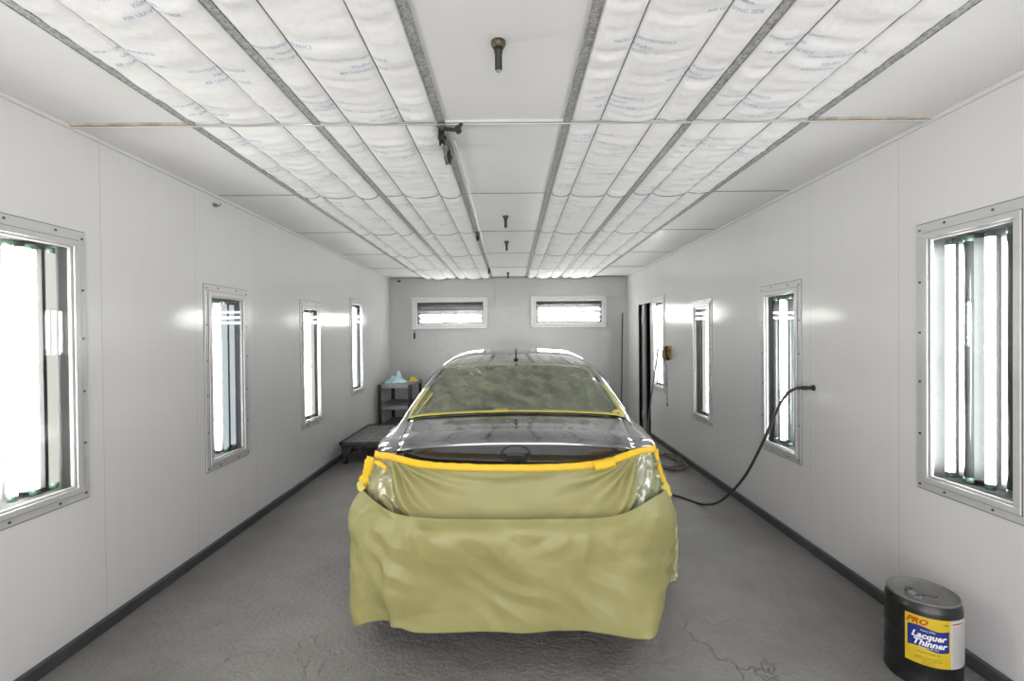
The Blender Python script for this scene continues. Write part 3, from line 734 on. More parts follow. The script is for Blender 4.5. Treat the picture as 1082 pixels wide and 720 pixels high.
# shell
bm = bmesh.new()
ny, nv = 120, 63
ys = np.unique(np.concatenate([np.linspace(-.002, .06, 9), np.linspace(.06, 1.5, 50), np.linspace(1.5, 4.56, 64)]))
half = [[S(y, 9*j/(nv-1)) for j in range(nv)] for y in ys]
def full_row(r): return [(-p[0], p[1], p[2]) for p in r] + [tuple(p) for p in r[::-1][1:-1]]
V = [[bm.verts.new(tuple(map(float, p))) for p in full_row(r)] for r in half]
n = len(V[0])
for i in range(len(V)-1):
    for j in range(n):
        q = (V[i][j], V[i][(j+1) % n], V[i+1][(j+1) % n], V[i+1][j])
        cpt = sum((x.co for x in q), Vector())/4
        if in_arch(cpt) and cpt.z < .72: continue
        f = bm.faces.new(q); f.smooth = True
# front closing face
ctr = bm.verts.new((0, 4.60, .5))
for j in range(n): bm.faces.new((V[-1][j], V[-1][(j+1) % n], ctr)).smooth = True
# rear face
xs_ = np.linspace(-.788, .788, 61); c0, f0 = section(-.002)
vv = [sec_point(c0, 4+5*k/200) for k in range(201)]; tx = np.array([p[0] for p in vv][::-1]); tz = np.array([p[1] for p in vv][::-1])
rows = []
for k in range(25):
    r = []
    for x in xs_:
        zt = float(np.interp(abs(x), tx, tz)); zb = .36+.10*(abs(x)/.79)**4
        z = zb+(zt-zb)*k/24
        b = 1.0 if k < 24 else 0
        r.append((x, face_y(x, z)*b+(bow(abs(x))*f0-.002)*(1-b), z))
    rows.append(r)
grid(bm, rows)
bmesh.ops.remove_doubles(bm, verts=bm.verts, dist=.0005)
obj('body_shell', bm, M_PAINT, car)
# wheel wells and wheels
for wy, wz in WHEELS:
    for s in (-1, 1):
        bm = bmesh.new(); k = 20
        A = [bm.verts.new((s*.868, wy+.366*math.cos(a*PI/k), wz+.366*math.sin(a*PI/k))) for a in range(k+1)]
        B = [bm.verts.new((s*.56, wy+.366*math.cos(a*PI/k), wz+.366*math.sin(a*PI/k))) for a in range(k+1)]
        for a in range(k): bm.faces.new((A[a], A[a+1], B[a+1], B[a])).smooth = True
        bm.faces.new(B)
        obj('wheel_well', bm, M_PLASTIC, car)
        w = bpy.data.objects.new('wheel', None); COL.objects.link(w); w.parent = car; w.location = (s*.76, wy, wz); w.rotation_euler = (0, s*PI/2, 0)
        bm = bmesh.new(); lathe(bm, [(.215, -.09), (.27, -.10), (.305, -.095), (.315, -.07), (.315, .07), (.305, .095), (.27, .10), (.215, .09), (.21, 0), (.215, -.09)], 44)
        obj('tyre', bm, M_TYRE, w)
        bm = bmesh.new(); lathe(bm, [(.214, -.08), (.205, .06), (.214, .085), (.20, .085), (.195, .05), (.06, .045), (.055, .075), (0, .078)], 40)
        for a in range(5):
            r = Matrix.Rotation(a*2*PI/5, 3, 'Z'); box_v = box(bm, (.05, -.028, .05), (.205, .028, .078), .006)
            bmesh.ops.rotate(bm, cent=(0, 0, 0), matrix=r, verts=list({v for f in box_v for v in f.verts}))
        obj('rim', bm, M_RIM, w)
# glazing
def patch(yfun, wfun, off, nu=24, nw=33):
    return [[top_pt_n(yfun(t, s), s*wfun(t), off) for s in np.linspace(-1, 1, nw)] for t in np.linspace(0, 1, nu)]
RG_Y = lambda t, s: .475+(1.165-.475)*t - .0*s*s
RG_W = lambda t: .668-.118*t-.012*math.sin(PI*t)
bm = bmesh.new(); grid(bm, patch(RG_Y, RG_W, .0025)); solid(obj('rear_window', bm, M_CARGLASS, car), .003)
bm = bmesh.new(); grid(bm, patch(lambda t, s: 3.55-.62*t, lambda t: .66-.10*t, .003)); solid(obj('windshield', bm, M_CARGLASS, car), .003)
for s in (-1, 1):
    for (ya, yb) in ((1.05, 1.98), (2.08, 3.15)):
        bm = bmesh.new()
        P = []
        for t in np.linspace(0, 1, 10):
            P.append([S(ya+(yb-ya)*q, 5.08+(.95-.0*q)*t, s) + np.array([s*.003, 0, 0]) for q in np.linspace(0, 1, 14)])
        grid(bm, P); solid(obj('side_window', bm, M_CARGLASS, car), .003, 0)
    bm = bmesh.new(); bmesh.ops.create_uvsphere(bm, u_segments=20, v_segments=12, radius=1)
    bmesh.ops.scale(bm, vec=(.10, .055, .07), verts=bm.verts); bmesh.ops.translate(bm, vec=(s*.955, 3.02, 1.03), verts=bm.verts)
    cyl(bm, (s*.80, 3.04, .99), (s*.93, 3.02, 1.01), .02, .018)
    obj('side_mirror', bm, M_PAINT, car, True)
# dark seal round the rear window
bm = bmesh.new()
for s in (-1, 1):
    grid(bm, [[top_pt_n(RG_Y(t, s), s*(RG_W(t)+d), .0035) for d in (-.004, .012)] for t in np.linspace(-.02, 1.01, 30)])
grid(bm, [[top_pt_n(1.165+d, s*RG_W(1), .0035) for d in (-.002, .008)] for s in np.linspace(-1, 1, 30)])
obj('window_seal', bm, M_SEAMBLK, car)
# trunk lid: deck and the upper rear face as one raised panel
LW = lambda y: .632 + .022*min(1, max(0, y)/.43)
LID_Z0 = .93
bm = bmesh.new(); rows = []
def lid_w(k): return k
for k in range(11):          # up the rear face
    r = []
    for s in np.linspace(-1, 1, 41):
        x = s*.632; zt = top_pt(-.002, x)[2]; z = LID_Z0-.02*s*s+(zt-LID_Z0+.02*s*s)*k/10
        yy = face_y(x, z) if k < 10 else bow(abs(x))*f0-.002
        r.append((x, yy-.004, z+(.002 if k == 10 else 0)))
    rows.append(r)
for y in list(np.linspace(.0, .05, 7)) + list(np.linspace(.07, .452, 18)):
    rows.append([top_pt_n(max(y, -.0015), s*LW(y), .004) for s in np.linspace(-1, 1, 41)])
grid(bm, rows); lid = solid(obj('trunk_lid', bm, M_PAINT, car), .0035)
bm = bmesh.new()
for s in (-1, 1):
    grid(bm, [[top_pt_n(y, s*(LW(y)+d), .0012) for d in (.001, .007)] for y in np.linspace(0, .46, 24)])
    P = []
    for k in range(12):
        zt = top_pt(-.002, .64)[2]; z = LID_Z0-.03+(zt-LID_Z0+.03)*k/11
        P.append([(s*x, face_y(x, z)-.0012, z) for x in (.633, .639)])
    grid(bm, P)
obj('lid_seam', bm, M_SEAMBLK, car)
# oval badge mount on the lid face
bm = bmesh.new(); k = 48
cz = .992
ringA = []
for a in range(k):
    an = a*2*PI/k; row = []
    for b in range(8):
        bn = b*2*PI/8; rr = 1+.07*math.cos(bn)
        x = .073*math.cos(an)*rr; z = cz+.049*math.sin(an)*rr
        row.append(bm.verts.new((x, face_y(x, z)-.006-.006*math.sin(bn), z)))
    ringA.append(row)
for a in range(k):
    for b in range(8):
        bm.faces.new((ringA[a][b], ringA[(a+1) % k][b], ringA[(a+1) % k][(b+1) % 8], ringA[a][(b+1) % 8])).smooth = True
obj('emblem_ring', bm, M_EMB, lid)
bm = bmesh.new(); cc = bm.verts.new((0, face_y(0, cz)-.005, cz))
rg = [bm.verts.new((.068*math.cos(a*2*PI/k), face_y(.068*math.cos(a*2*PI/k), cz)-.0055, cz+.045*math.sin(a*2*PI/k))) for a in range(k)]
for a in range(k): bm.faces.new((rg[a], rg[(a+1) % k], cc))
obj('emblem_plate', bm, M_EMBP, lid)
bm = bmesh.new(); box(bm, (-.046, face_y(0, cz)-.010, cz-.007), (.046, face_y(0, cz)-.004, cz+.007), .003); obj('emblem_bar', bm, M_EMB, lid)
for y in (.335, .255):
    p = top_pt_n(y, 0, .0045); bm = bmesh.new(); cyl(bm, p-np.array([0, 0, .004]), p+np.array([0, 0, .0012]), .0085, seg=14); obj('mounting_hole', bm, M_SEAMBLK, lid)
# tail lamps wrap round the corners
for s in (-1, 1):
    bm = bmesh.new(); P = []
    for t in np.linspace(0, 1, 10):
        z0 = .775+.0*t; z = .775+(.945-.775)*t; r = []
        for x in np.linspace(.645, .785, 9): r.append((s*x, face_y(x, min(z, top_pt(-.002, x)[2]-.012))-.005, min(z, top_pt(-.002, x)[2]-.012)))
        P.append(r)
    grid(bm, P); solid(obj('tail_lamp', bm, M_LAMP, car), .004)
    # bright strip along the lamp's upper edge
    bm = bmesh.new(); P = []
    for x in np.linspace(.642, .785, 12):
        zt = top_pt(-.002, x)[2]; P.append([(s*x, face_y(x, zt-.02)-.008, zt-.022), (s*x, face_y(x, zt-.012)-.009, zt-.004)])
    grid(bm, P); solid(obj('lamp_trim', bm, M_RIM, car), .003, 0)
# roof aerial
p = top_pt(1.30, 0)
bm = bmesh.new(); box(bm, (-.018, -.035, -.002), (.018, .035, .010), .006); bmesh.ops.translate(bm, vec=p, verts=bm.verts)
ae = obj('aerial_base', bm, M_PLASTIC, car)
bm = bmesh.new(); cyl(bm, p+np.array([0, .0, .008]), p+np.array([0, -.045, .085]), .0065, .004, 10); obj('aerial_mast', bm, M_PLASTIC, ae)

# car-space to world
CARM = Matrix.Translation((XC, YC, 0)) @ Matrix.Rotation(CAR_YAW, 4, 'Z')
def cw(p): return CARM @ Vector(tuple(map(float, p)))

# ------------------------------------------------------------------ masking: paper, film, tape
def crease(p, seed, k=1.0):
    """crumpled paper: folded facets, not smooth waves"""
    p = Vector(p)*k; h = 0
    rnd = random.Random(seed)
    warp = noise.noise_vector(p*2.2+Vector((seed, 0, 0)))*.16
    for i in range(6):
        d = Vector((rnd.uniform(-1, 1), rnd.uniform(-.4, .4), rnd.uniform(-1, 1))).normalized()
        f = rnd.uniform(1.4, 4.2); ph = rnd.random()
        x = (p+warp).dot(d)*f+ph; tri = abs((x % 1)*2-1)
        msk = .5+.5*noise.noise(p*1.7+Vector((i*3.1, seed, 0)))
        h += (tri-.5)/f*msk
    return h
def fine(p, seed):
    """short sharp crinkles scattered over the sheet"""
    rnd = random.Random(seed*13); h = 0; p = Vector(p)
    for i in range(5):
        d = Vector((rnd.uniform(-1, 1), 0, rnd.uniform(-1.2, 1.2))).normalized(); f = rnd.uniform(4.5, 10)
        wv = noise.noise(p*3.1+Vector((i*5.3, seed, 1)))
        x = p.dot(d)*f + wv*1.1 + rnd.random(); tri = abs((x % 1)*2-1)
        m = max(0, noise.noise(p*2.6+Vector((seed, i*7.7, 4)))-.05)*2.2
        h += (tri**1.15-.46)*m/ (f*.35)
    return h
def spline_grid(rows, nu, nw):
    """bicubic surface through a coarse control grid rows[i][j]"""
    def ev(pts, n):
        P = [pts[0]*2-pts[1]] + list(pts) + [pts[-1]*2-pts[-2]]; out = []
        for k in range(n):
            q = k*(len(pts)-1)/(n-1); i = min(int(q), len(pts)-2); t = q-i; a, b, c, d = P[i:i+4]
            out.append(.5*((2*b)+(c-a)*t+(2*a-5*b+4*c-d)*t*t+(3*b-a-3*c+d)*t**3))
        return out
    R = [ev([Vector(p) for p in r], nw) for r in rows]
    C = [ev([r[j] for r in R], nu) for j in range(nw)]
    return [[C[j][i] for j in range(nw)] for i in range(nu)]
def A(*t): return [Vector(at(*q)) for q in t]
# lower sheet draped over the bumper
lower = [
 A((395,506,2.95),(382,514,2.66),(397,531,2.45),(418,543,2.34),(450,547.5,2.285),(495,548.5,2.265),(541,549,2.26),(590,548.5,2.265),(632,547.5,2.285),(662,541.5,2.34),(688,527,2.45),(705,515,2.66),(697,508,2.95)),
 A((385,530,2.95),(371,549,2.60),(392,560,2.40),(417,568,2.275),(450,570,2.225),(495,571,2.21),(541,571,2.205),(590,571,2.21),(634,570,2.225),(668,566,2.275),(696,558,2.42),(713.5,553,2.64),(706,545,2.95)),
 A((386,575,2.93),(371.5,600,2.52),(391,606,2.40),(416,610,2.29),(450,616,2.25),(495,617,2.235),(541,617,2.235),(590,617,2.23),(636,617,2.235),(672,613,2.25),(698,604,2.40),(711,594,2.58),(708,580,2.95)),
 A((388,620,2.9),(373,658.5,2.44),(394,657,2.38),(418,662,2.30),(443,669,2.26),(495,669,2.25),(541,668.5,2.25),(595,667,2.25),(640,670,2.235),(672,674,2.225),(690,674.5,2.23),(697,655,2.40),(702,622,2.9)),
]
G = spline_grid(lower, 110, 210)
ph = thing('masking_paper', 'large yellow green masking paper sheet draped over the rear bumper', 'masking paper', tuple(at(541, 668, 2.26)*np.array([1, 1, 0])), 0)
org = ph.location
bm = bmesh.new(); P = []
for i, r in enumerate(G):
    row = []
    for j, p in enumerate(r):
        v = i/109; u = j/209
        side = abs(u-.5)*2
        amp = (.020+.035*max(0, (.42-u))/.42*min(1, v*1.4) + .006*side)*min(1, .15+v*4)
        n_ = Vector((p.x-.03, -.9, .1)).normalized(); amp *= (1-.7*max(0, (side-.66)/.34))*(1-.55*v**4)
        # the folded wing on the left: a standing crease line
        fold = .030*math.exp(-((u-.245)/.020)**2)*min(1, v*1.5) - .018*math.exp(-((u-.20)/.03)**2)*min(1, v*1.5)
        hem = .003*math.sin(u*31+1)*v**6
        q = p + n_*(crease(p, 5)*amp*3.0 + fine(p, 3)*.040*min(1, v*6)*(1-.6*v**4) + fold) + Vector((0, 0, hem))
        row.append(q-org)
    P.append(row)
grid(bm, P, smooth=True); solid(obj('sheet', bm, M_PAPER, ph), .0012, 0)
# upper sheet between lid and bumper
upper = [
 A((413,482,2.515),(440,489.5,2.455),(480,493.5,2.415),(541,495,2.400),(602,493.5,2.415),(645,487,2.450),(673,477,2.51)),
 A((413.5,500,2.485),(440,506,2.44),(480,510,2.41),(541,511,2.40),(602,510,2.41),(645,505,2.435),(673.5,497,2.48)),
 A((415.5,524,2.435),(440,531,2.395),(480,533,2.37),(541,533,2.36),(602,533,2.37),(645,531,2.39),(674,524,2.43)),
 A((425,544,2.375),(448,550,2.335),(480,552,2.320),(541,553,2.312),(602,552,2.320),(640,551,2.335),(664,545,2.37)),
]
G = spline_grid(upper, 50, 110)
up_ = thing('masking_paper', 'smaller yellow green masking paper strip taped below the trunk lid', 'masking paper', tuple(at(541, 553, 2.36)*np.array([1, 1, 0])), 0)
org = up_.location
bm = bmesh.new(); P = []
for i, r in enumerate(G):
    row = []
    for j, p in enumerate(r):
        v = i/49; u = j/109
        side = abs(u-.5)*2
        # soft tension folds fanning down from the taped corners
        fan = 0
        for s, cu in ((1, .0), (-1, 1.0)):
            du = abs(u-cu); a = math.atan2(v+.03, du*2.2+.02)
            fan += math.exp(-(du/.28)**2)*math.sin(a*15+cu)*.030*min(1, v*3)*(1-.5*v)
        amp = .012*min(1, v*5)*(1 - .5*v)
        q = p + Vector((0, -1, .0))*(crease(p, 12)*amp*4.0+fine(p, 9)*.020*min(1, v*5)+fan)
        row.append(q-org)
    P.append(row)
grid(bm, P); solid(obj('sheet', bm, M_PAPER, up_), .0012, 0)
def ribbon(bm, pts, w, off=(0, 0, 0), wob=.0, seed=0, face=Vector((0, -1, .15)), n=6):
    pts = catmull(pts, n); P = []
    for i, p in enumerate(pts):
        t = (pts[min(i+1, len(pts)-1)]-pts[max(i-1, 0)]).normalized(); s = t.cross(face).normalized()
        ww = w*(1+wob*noise.noise(Vector((i*.35, seed, 0))))
        j = Vector((0, wob*.01*noise.noise(Vector((i*.6, seed, 5))), wob*.012*noise.noise(Vector((i*.5, seed, 9)))))
        P.append([p+Vector(off)+j+s*ww*k for k in (-.5, -.17, .17, .5)])
    grid(bm, P)
# yellow tape along the lid's lower edge belongs to the strip it holds
bm = bmesh.new()
loc = lambda q: [p-org for p in A(*q)]
ribbon(bm, loc([(396,479.5,2.60),(404,481.5,2.555),(413,482.5,2.505),(426,486,2.462),(441,489.7,2.435),(462,492.2,2.410),(480,493.2,2.397),(510,494.3,2.386),(541,494.5,2.382),(575,494.2,2.386),(602,493.2,2.397),(625,491,2.415),(645,487,2.435),(660,481.8,2.462),(673,477.6,2.50),(686,475,2.55),(693,473.5,2.58)]), .036, (0, -.005, 0), .16, 3)
tp = solid(obj('yellow_tape', bm, M_TAPE, up_), .001, 0); tp['label'] = 'bright yellow masking tape'
bm = bmesh.new(); ribbon(bm, loc([(628,492,2.400),(640,490,2.412),(650,487,2.425)]), .044, (0, -.006, -.003), .2, 8)
tp = solid(obj('yellow_tape', bm, M_TAPE, up_), .001, 0); tp['label'] = 'short overlapping piece of yellow tape'

def film_piece(name, label, ctrl, m, seed, amp, tapes, nu=46, nw=46):
    G = spline_grid(ctrl, nu, nw); c = G[-1][nw//2]
    t = thing('masking_film', label, 'masking film', (c.x, c.y, 0), 0); o_ = t.location
    bm = bmesh.new(); P = []
    for i, r in enumerate(G):
        row = []
        for j, p in enumerate(r):
            u, v = j/(nw-1), i/(nu-1)
            e = min(1, min(u, 1-u)*8, v*8)
            w = fine(p*1.9, seed)*amp*2.6 + crease(p, seed, 2.6)*amp*1.6 + amp*.5*math.sin((u*1.2+v)*17+2.5*noise.noise(Vector((u*3, v*3, seed))))*.6
            row.append(p+Vector((0, -1, 0))*(w*e)-o_)
        P.append(row)
    grid(bm, P); obj('film', bm, m, t)
    for (q, w, mm, lb) in tapes:
        bm = bmesh.new(); ribbon(bm, [p-o_ for p in A(*q)], w, (0, -.018, 0), .5, seed); x = solid(obj('yellow_tape', bm, mm, t), .001, 0); x['label'] = lb
    return t
film_piece('masking_film', 'crinkled yellow green film taped over the left tail lamp', [
 A((396,481,2.625),(404,484,2.58),(412.5,486,2.54),(416,488,2.52)),
 A((389,498,2.67),(400,502,2.60),(413,505,2.555),(421,507,2.53)),
 A((384,514,2.68),(398,521,2.55),(414,527,2.485),(426,531,2.46)),
 A((386,545,2.66),(402,554,2.50),(420,562,2.425),(436,566,2.40))], M_FILM2, 31, .016,
 [([(393,482,2.63),(391,490,2.63),(388,500,2.635),(384.5,510,2.64),(383,514,2.64)], .050, M_TAPE, 'upright yellow tape at lamp edge'),
  ([(397,487,2.60),(403,490,2.58),(409,494,2.56)], .024, M_TAPE, 'loose yellow tape tab'),
  ([(385,507,2.64),(382,513,2.63),(385,517,2.62)], .040, M_TAPEPALE, 'pale tape at lamp corner')])
film_piece('masking_film', 'shiny crinkled clear film taped over the right tail lamp', [
 A((664,483,2.505),(676,479,2.53),(686,476.5,2.57),(693,475,2.60)),
 A((663,503,2.495),(677,499,2.52),(690,496,2.57),(700,494,2.64)),
 A((662,525,2.45),(680,519,2.485),(694,514,2.58),(705,512,2.68)),
 A((652,566,2.39),(676,560,2.435),(695,548,2.52),(704,540,2.64))], M_FILM3, 47, .021,
 [([(692,474.5,2.60),(694,486,2.61),(697,498,2.63),(701,508,2.645),(706,516,2.65)], .022, M_TAPE, 'narrow yellow tape strip'),
  ([(699,512,2.62),(704,518,2.62),(706,524,2.62)], .036, M_TAPEPALE, 'pale crumpled tape end')])
# film trailing on the right, down the side behind the big sheet
film_piece('masking_film', 'loose film hem trailing beside the right rear wheel', [
 A((711,545,2.88),(716,548,2.98),(716,552,3.15)),
 A((712,575,2.84),(717,580,2.86),(716,585,3.10)),
 A((708,600,2.80),(716,606,2.80),(714,609,3.05)),
 A((703,616,2.76),(714.5,613,2.78),(712,612,3.0))], M_FILM2, 61, .016, [])
# film over the rear window, with tape along its edges
wf = thing('masking_film', 'green tinted plastic film stretched over the rear window', 'masking film', (XC, YC, 0), CAR_YAW)
def film_h(x, t):
    # long wrinkles fanning out from the upper corners, and a soft vertical pull
    h = 0
    for cx, ct, sgn in ((-.62, 1.0, 1), (.62, 1.05, -1), (.1, 1.3, 1)):
        dx, dt = (x-cx), (ct-t)*.75; r = math.hypot(dx, dt); a = math.atan2(dt, dx*sgn)
        h += .0045*math.sin(a*21+2.2*noise.noise(Vector((a*3, r*1.2, cx))))*min(1, r*2.2)*math.exp(-r*.55)
    for cx, ct, fr in ((-.75, 1.15, 1.0), (.75, 1.2, 1.3), (.0, -1.2, 1.6)):
        dx, dt = x-cx, (ct-t)*.8; a = math.atan2(dt, dx); r = math.hypot(dx, dt)
        k = noise.noise(Vector((a*9*fr, r*.9, cx*7+2))); m = max(0, noise.noise(Vector((a*3, r*2.0, cx*5+9)))+.25)
        h += .0055*(1-abs(k))**7*m
    h += .003*noise.noise(Vector((x*7+t*2, t*2.2, 3))) + .0022*noise.noise(Vector((x*19-t*9, t*7, 8)))
    return .016+h*2.6*min(1, t*5+.2)
bm = bmesh.new()
P = [[top_pt_n(RG_Y(t, s), s*(RG_W(t)-.006), max(.005, film_h(s*RG_W(t), t))) for s in np.linspace(-1, 1, 170)] for t in np.linspace(.0, .985, 84)]
grid(bm, P); obj('film', bm, M_FILM, wf)
def tape_on_glass(pts, w, seed, off=.017):
    bm = bmesh.new(); P = []
    pts = [Vector((a, b, 0)) for a, b in pts]; pts = catmull(pts, 8)
    for i, p in enumerate(pts):
        t = (pts[min(i+1, len(pts)-1)]-pts[max(i-1, 0)]).normalized(); s = Vector((-t.y, t.x, 0)); ww = w*(1+.35*noise.noise(Vector((i*.3, seed, 0))))
        P.append([top_pt_n((p+s*ww*k).y, (p+s*ww*k).x, off) for k in (-.5, 0, .5)])
    grid(bm, P)
    x = solid(obj('yellow_tape', bm, M_TAPEPALE, wf), .001, 0); x['label'] = 'pale yellow tape along the film edge'
tape_on_glass([(-.665, .472), (-.4, .470), (-.1, .470), (.2, .470), (.45, .470), (.665, .472)], .030, 2)
tape_on_glass([(.655, .485), (.650, .56), (.637, .64), (.62, .74), (.60, .85)], .034, 5)
tape_on_glass([(.60, .49), (.628, .52), (.655, .53)], .030, 7)
tape_on_glass([(-.655, .485), (-.648, .56), (-.634, .64), (-.615, .74), (-.60, .82)], .026, 6)
tape_on_glass([(-.62, .50), (-.58, .62), (-.555, .72)], .014, 9)
tape_on_glass([(-.13, .474), (-.05, .476)], .040, 4, .020)

# ------------------------------------------------------------------ thinner drum
CAN_R, CAN_H, LZ = .145, .385, .037
can_c = (1.925, 2.21)
def can_thing():
    t = thing('thinner_drum', 'black metal lacquer thinner drum with yellow label by right wall', 'drum', (can_c[0], can_c[1], 0), 0)
    bm = bmesh.new(); R, Hh = CAN_R, CAN_H
    lathe(bm, [(0, .010), (R-.012, .010), (R-.010, .0), (R-.003, .0), (R, .006), (R, .016), (R-.003, .022), (R-.003, .105), (R-.001, .110), (R-.003, .115), (R-.003, .225), (R-.001, .230), (R-.003, .235), (R-.003, Hh-.045), (R-.006, Hh-.030), (R-.014, Hh-.014), (R-.016, Hh-.010)], 64)
    obj('shell', bm, M_CANBLK, t)
    bm = bmesh.new(); lathe(bm, [(R-.016, Hh-.012), (R-.011, Hh-.010), (R-.0095, Hh-.003), (R-.0115, Hh), (R-.0145, Hh), (R-.0165, Hh-.004), (R-.018, Hh-.009), (R-.035, Hh-.010), (R-.04, Hh-.012), (0, Hh-.012)], 64)
    lid = obj('lid', bm, M_CANLID, t)
    # pour spout ring and a folded bail on the lid
    bm = bmesh.new(); lathe(bm, [(0, .004), (.022, .004), (.024, .010), (.028, .010), (.030, .003), (.032, .0)], 28, (-.055, -.02, Hh-.012)); obj('spout_cap', bm, M_CANLID, lid)
    bm = bmesh.new(); tube(bm, catmull([(-.026, -.015, Hh-.008), (-.005, -.035, Hh-.004), (.02, -.045, Hh-.006), (.038, -.035, Hh-.008)], 8), .0028, 8); tube(bm, catmull([(-.065, .02, Hh-.007), (-.045, .035, Hh-.004), (-.02, .03, Hh-.006)], 8), .003, 8)
    obj('bail', bm, M_DARKSTEEL, lid)
    for p in ((.045, .02), (.065, -.005)):
        bm = bmesh.new(); lathe(bm, [(0, .0012), (.012, .0012), (.014, 0)], 16, (p[0], p[1], Hh-.012)); obj('rust_spot', bm, M_RUSTSPOT, lid)
    # label: a yellow sheet with a pale side panel
    def cylp(a, z, off): return ((R-.002+off)*math.cos(a), (R-.002+off)*math.sin(a), z)
    a_c = LABEL_A; aw = 1.15; zl0, zl1 = .075+LZ, .290+LZ
    def lab(bm, a0, a1, z0f, z1f, off, mi=0, k=26, nz=2):
        grid(bm, [[cylp(a0+(a1-a0)*i/k, z0f(i/k)+(z1f(i/k)-z0f(i/k))*j/(nz-1), off) for i in range(k+1)] for j in range(nz)], mi)
    bm = bmesh.new(); lab(bm, a_c-aw/2, a_c+aw/2, lambda u: zl0, lambda u: zl1, .0012)
    lb = obj('label_sheet', bm, M_LABY, t)
    bm = bmesh.new(); lab(bm, a_c+aw/2, a_c+aw/2+.75, lambda u: zl0, lambda u: zl1, .0012); obj('label_side_panel', bm, M_LABW, t)
    bm = bmesh.new(); lab(bm, a_c-aw/2+.07, a_c+aw/2-.05, lambda u: LZ+.148+.006*math.sin(u*2*PI), lambda u: LZ+.242+.006*math.sin(u*2*PI), .0018); obj('blue_band', bm, M_LABB, lb)
    def txt(s, size, u, z, mm, nm, shear=.25, bold=0., align='CENTER', sx=1., slope=0.):
        bm = bmesh.new(); put_text(bm, text_polys(s, size, shear, bold, align), lambda x, y: Vector(cylp(a_c+u+x*sx/R, LZ+z+y+slope*x, .0026)))
        for f in bm.faces:
            c = f.calc_center_median()
            if f.normal.dot(Vector((c.x, c.y, 0))) < 0: f.normal_flip()
        obj(nm, bm, mm, lb)
    txt('PRO', .036, -.54, .254, M_LABR, 'red_lettering', .35, .0012, 'LEFT', 1.05)
    txt('1568', .011, .42, .266, M_LABK, 'black_lettering', 0)
    txt('Heavy Duty', .011, -.02, .226, M_WHITE, 'white_lettering', .25)
    txt('Lacquer', .038, .0, .194, M_WHITE, 'white_lettering', .3, .0012, 'CENTER', .98)
    txt('Thinner', .038, .02, .162, M_WHITE, 'white_lettering', .3, .0012, 'CENTER', .98)
    txt('Diluyente de Laca', .010, .0, .1515, M_WHITE, 'white_lettering', .25)
    txt('FOR PROFESSIONAL USE', .0075, 0, .128, M_LABK, 'black_lettering', 0)
    for z, s in ((.108, 'DANGER! EXTREMELY FLAMMABLE'), (.099, 'HARMFUL OR FATAL IF SWALLOWED'), (.090, 'VAPOR HARMFUL'), (.081, 'ONE GALLON NET')):
        txt(s, .0058, 0, z, M_LABK, 'black_lettering', 0)
    bm = bmesh.new()
    for z in np.arange(.085+LZ, .262+LZ, .0075): lab(bm, a_c+aw/2+.06, a_c+aw/2+.60+.06*math.sin(z*900), lambda u, z=z: z, lambda u, z=z: z+.0022, .0018, 0, 8)
    obj('side_small_print', bm, M_PRINTG, t)
    bm = bmesh.new(); lab(bm, a_c+aw/2+.06, a_c+aw/2+.5, lambda u: .270+LZ, lambda u: .276+LZ, .0018, 0, 8); obj('side_heading', bm, M_LABR, t)
    return t
M_CANBLK = mat('scratched_black_tin', (.010, .010, .011), .32, var=.4, var_scale=30, bump=.2, bump_scale=40, rough_var=.1)
M_CANLID = mat('grey_lid', (.16, .158, .155), .5, metal=.3, var=.2, var_scale=14)
M_RUSTSPOT = mat('rust_mark', (.19, .145, .13), .7, var=.3, var_scale=60)
M_LABY = mat('label_yellow', (.58, .42, .018), .4, var=.05, var_scale=20); M_LABW = mat('label_pale', (.50, .49, .48), .4, var=.04, var_scale=20)
M_LABB = mat('label_blue', (.012, .025, .19), .4, var=.05, var_scale=20); M_LABR = mat('label_red', (.40, .045, .01), .4, var=.05); M_LABK = mat('label_black', (.03, .03, .02), .5, var=.05)
M_WHITE = mat('label_white', (.80, .80, .82), .4, var=.02); M_PRINTG = mat('label_grey_print', (.30, .30, .32), .5, var=.1)
LABEL_A = -2.147
can_thing()

# ------------------------------------------------------------------ air hoses
cp_ = (WR, 3.424, 1.205)
t = thing('air_hose', 'black air hose drooping from the wall coupling to the floor', 'hose', (WR-.12, 3.44, 0), 0)
o_ = Vector(t.location)
bm = bmesh.new()
pts = [(WR-.105, 3.424, 1.208), tuple(at(840, 411, 3.42)), tuple(at(831, 417, 3.43)), tuple(at(823, 430, 3.45)), tuple(at(814, 450, 3.49)), tuple(at(803, 474, 3.56)), tuple(at(788, 502, 3.68)), tuple(at(771, 522, 3.88)), tuple(at(756, 532, 4.15)), (1.76, 4.42, .012), (1.64, 4.62, .012), (1.45, 4.80, .012), (1.25, 4.9, .012), (1.05, 4.95, .012)]
tube(bm, [Vector(p)-o_ for p in catmull(pts, 8)], .0105, 10); obj('hose', bm, M_HOSE, t)
bm = bmesh.new(); c = lambda a: Vector(a)-o_
cyl(bm, c((WR-.0005, 3.424, 1.205)), c((WR-.010, 3.424, 1.205)), .021, seg=20)
cyl(bm, c((WR-.012, 3.424, 1.205)), c((WR-.05, 3.424, 1.205)), .013, seg=14); cyl(bm, c((WR-.05, 3.424, 1.205)), c((WR-.085, 3.424, 1.206)), .017, seg=6, smooth=False); cyl(bm, c((WR-.085, 3.424, 1.206)), c((WR-.12, 3.427, 1.207)), .013, .011, 14)
obj('coupling', bm, M_DARKSTEEL, t)
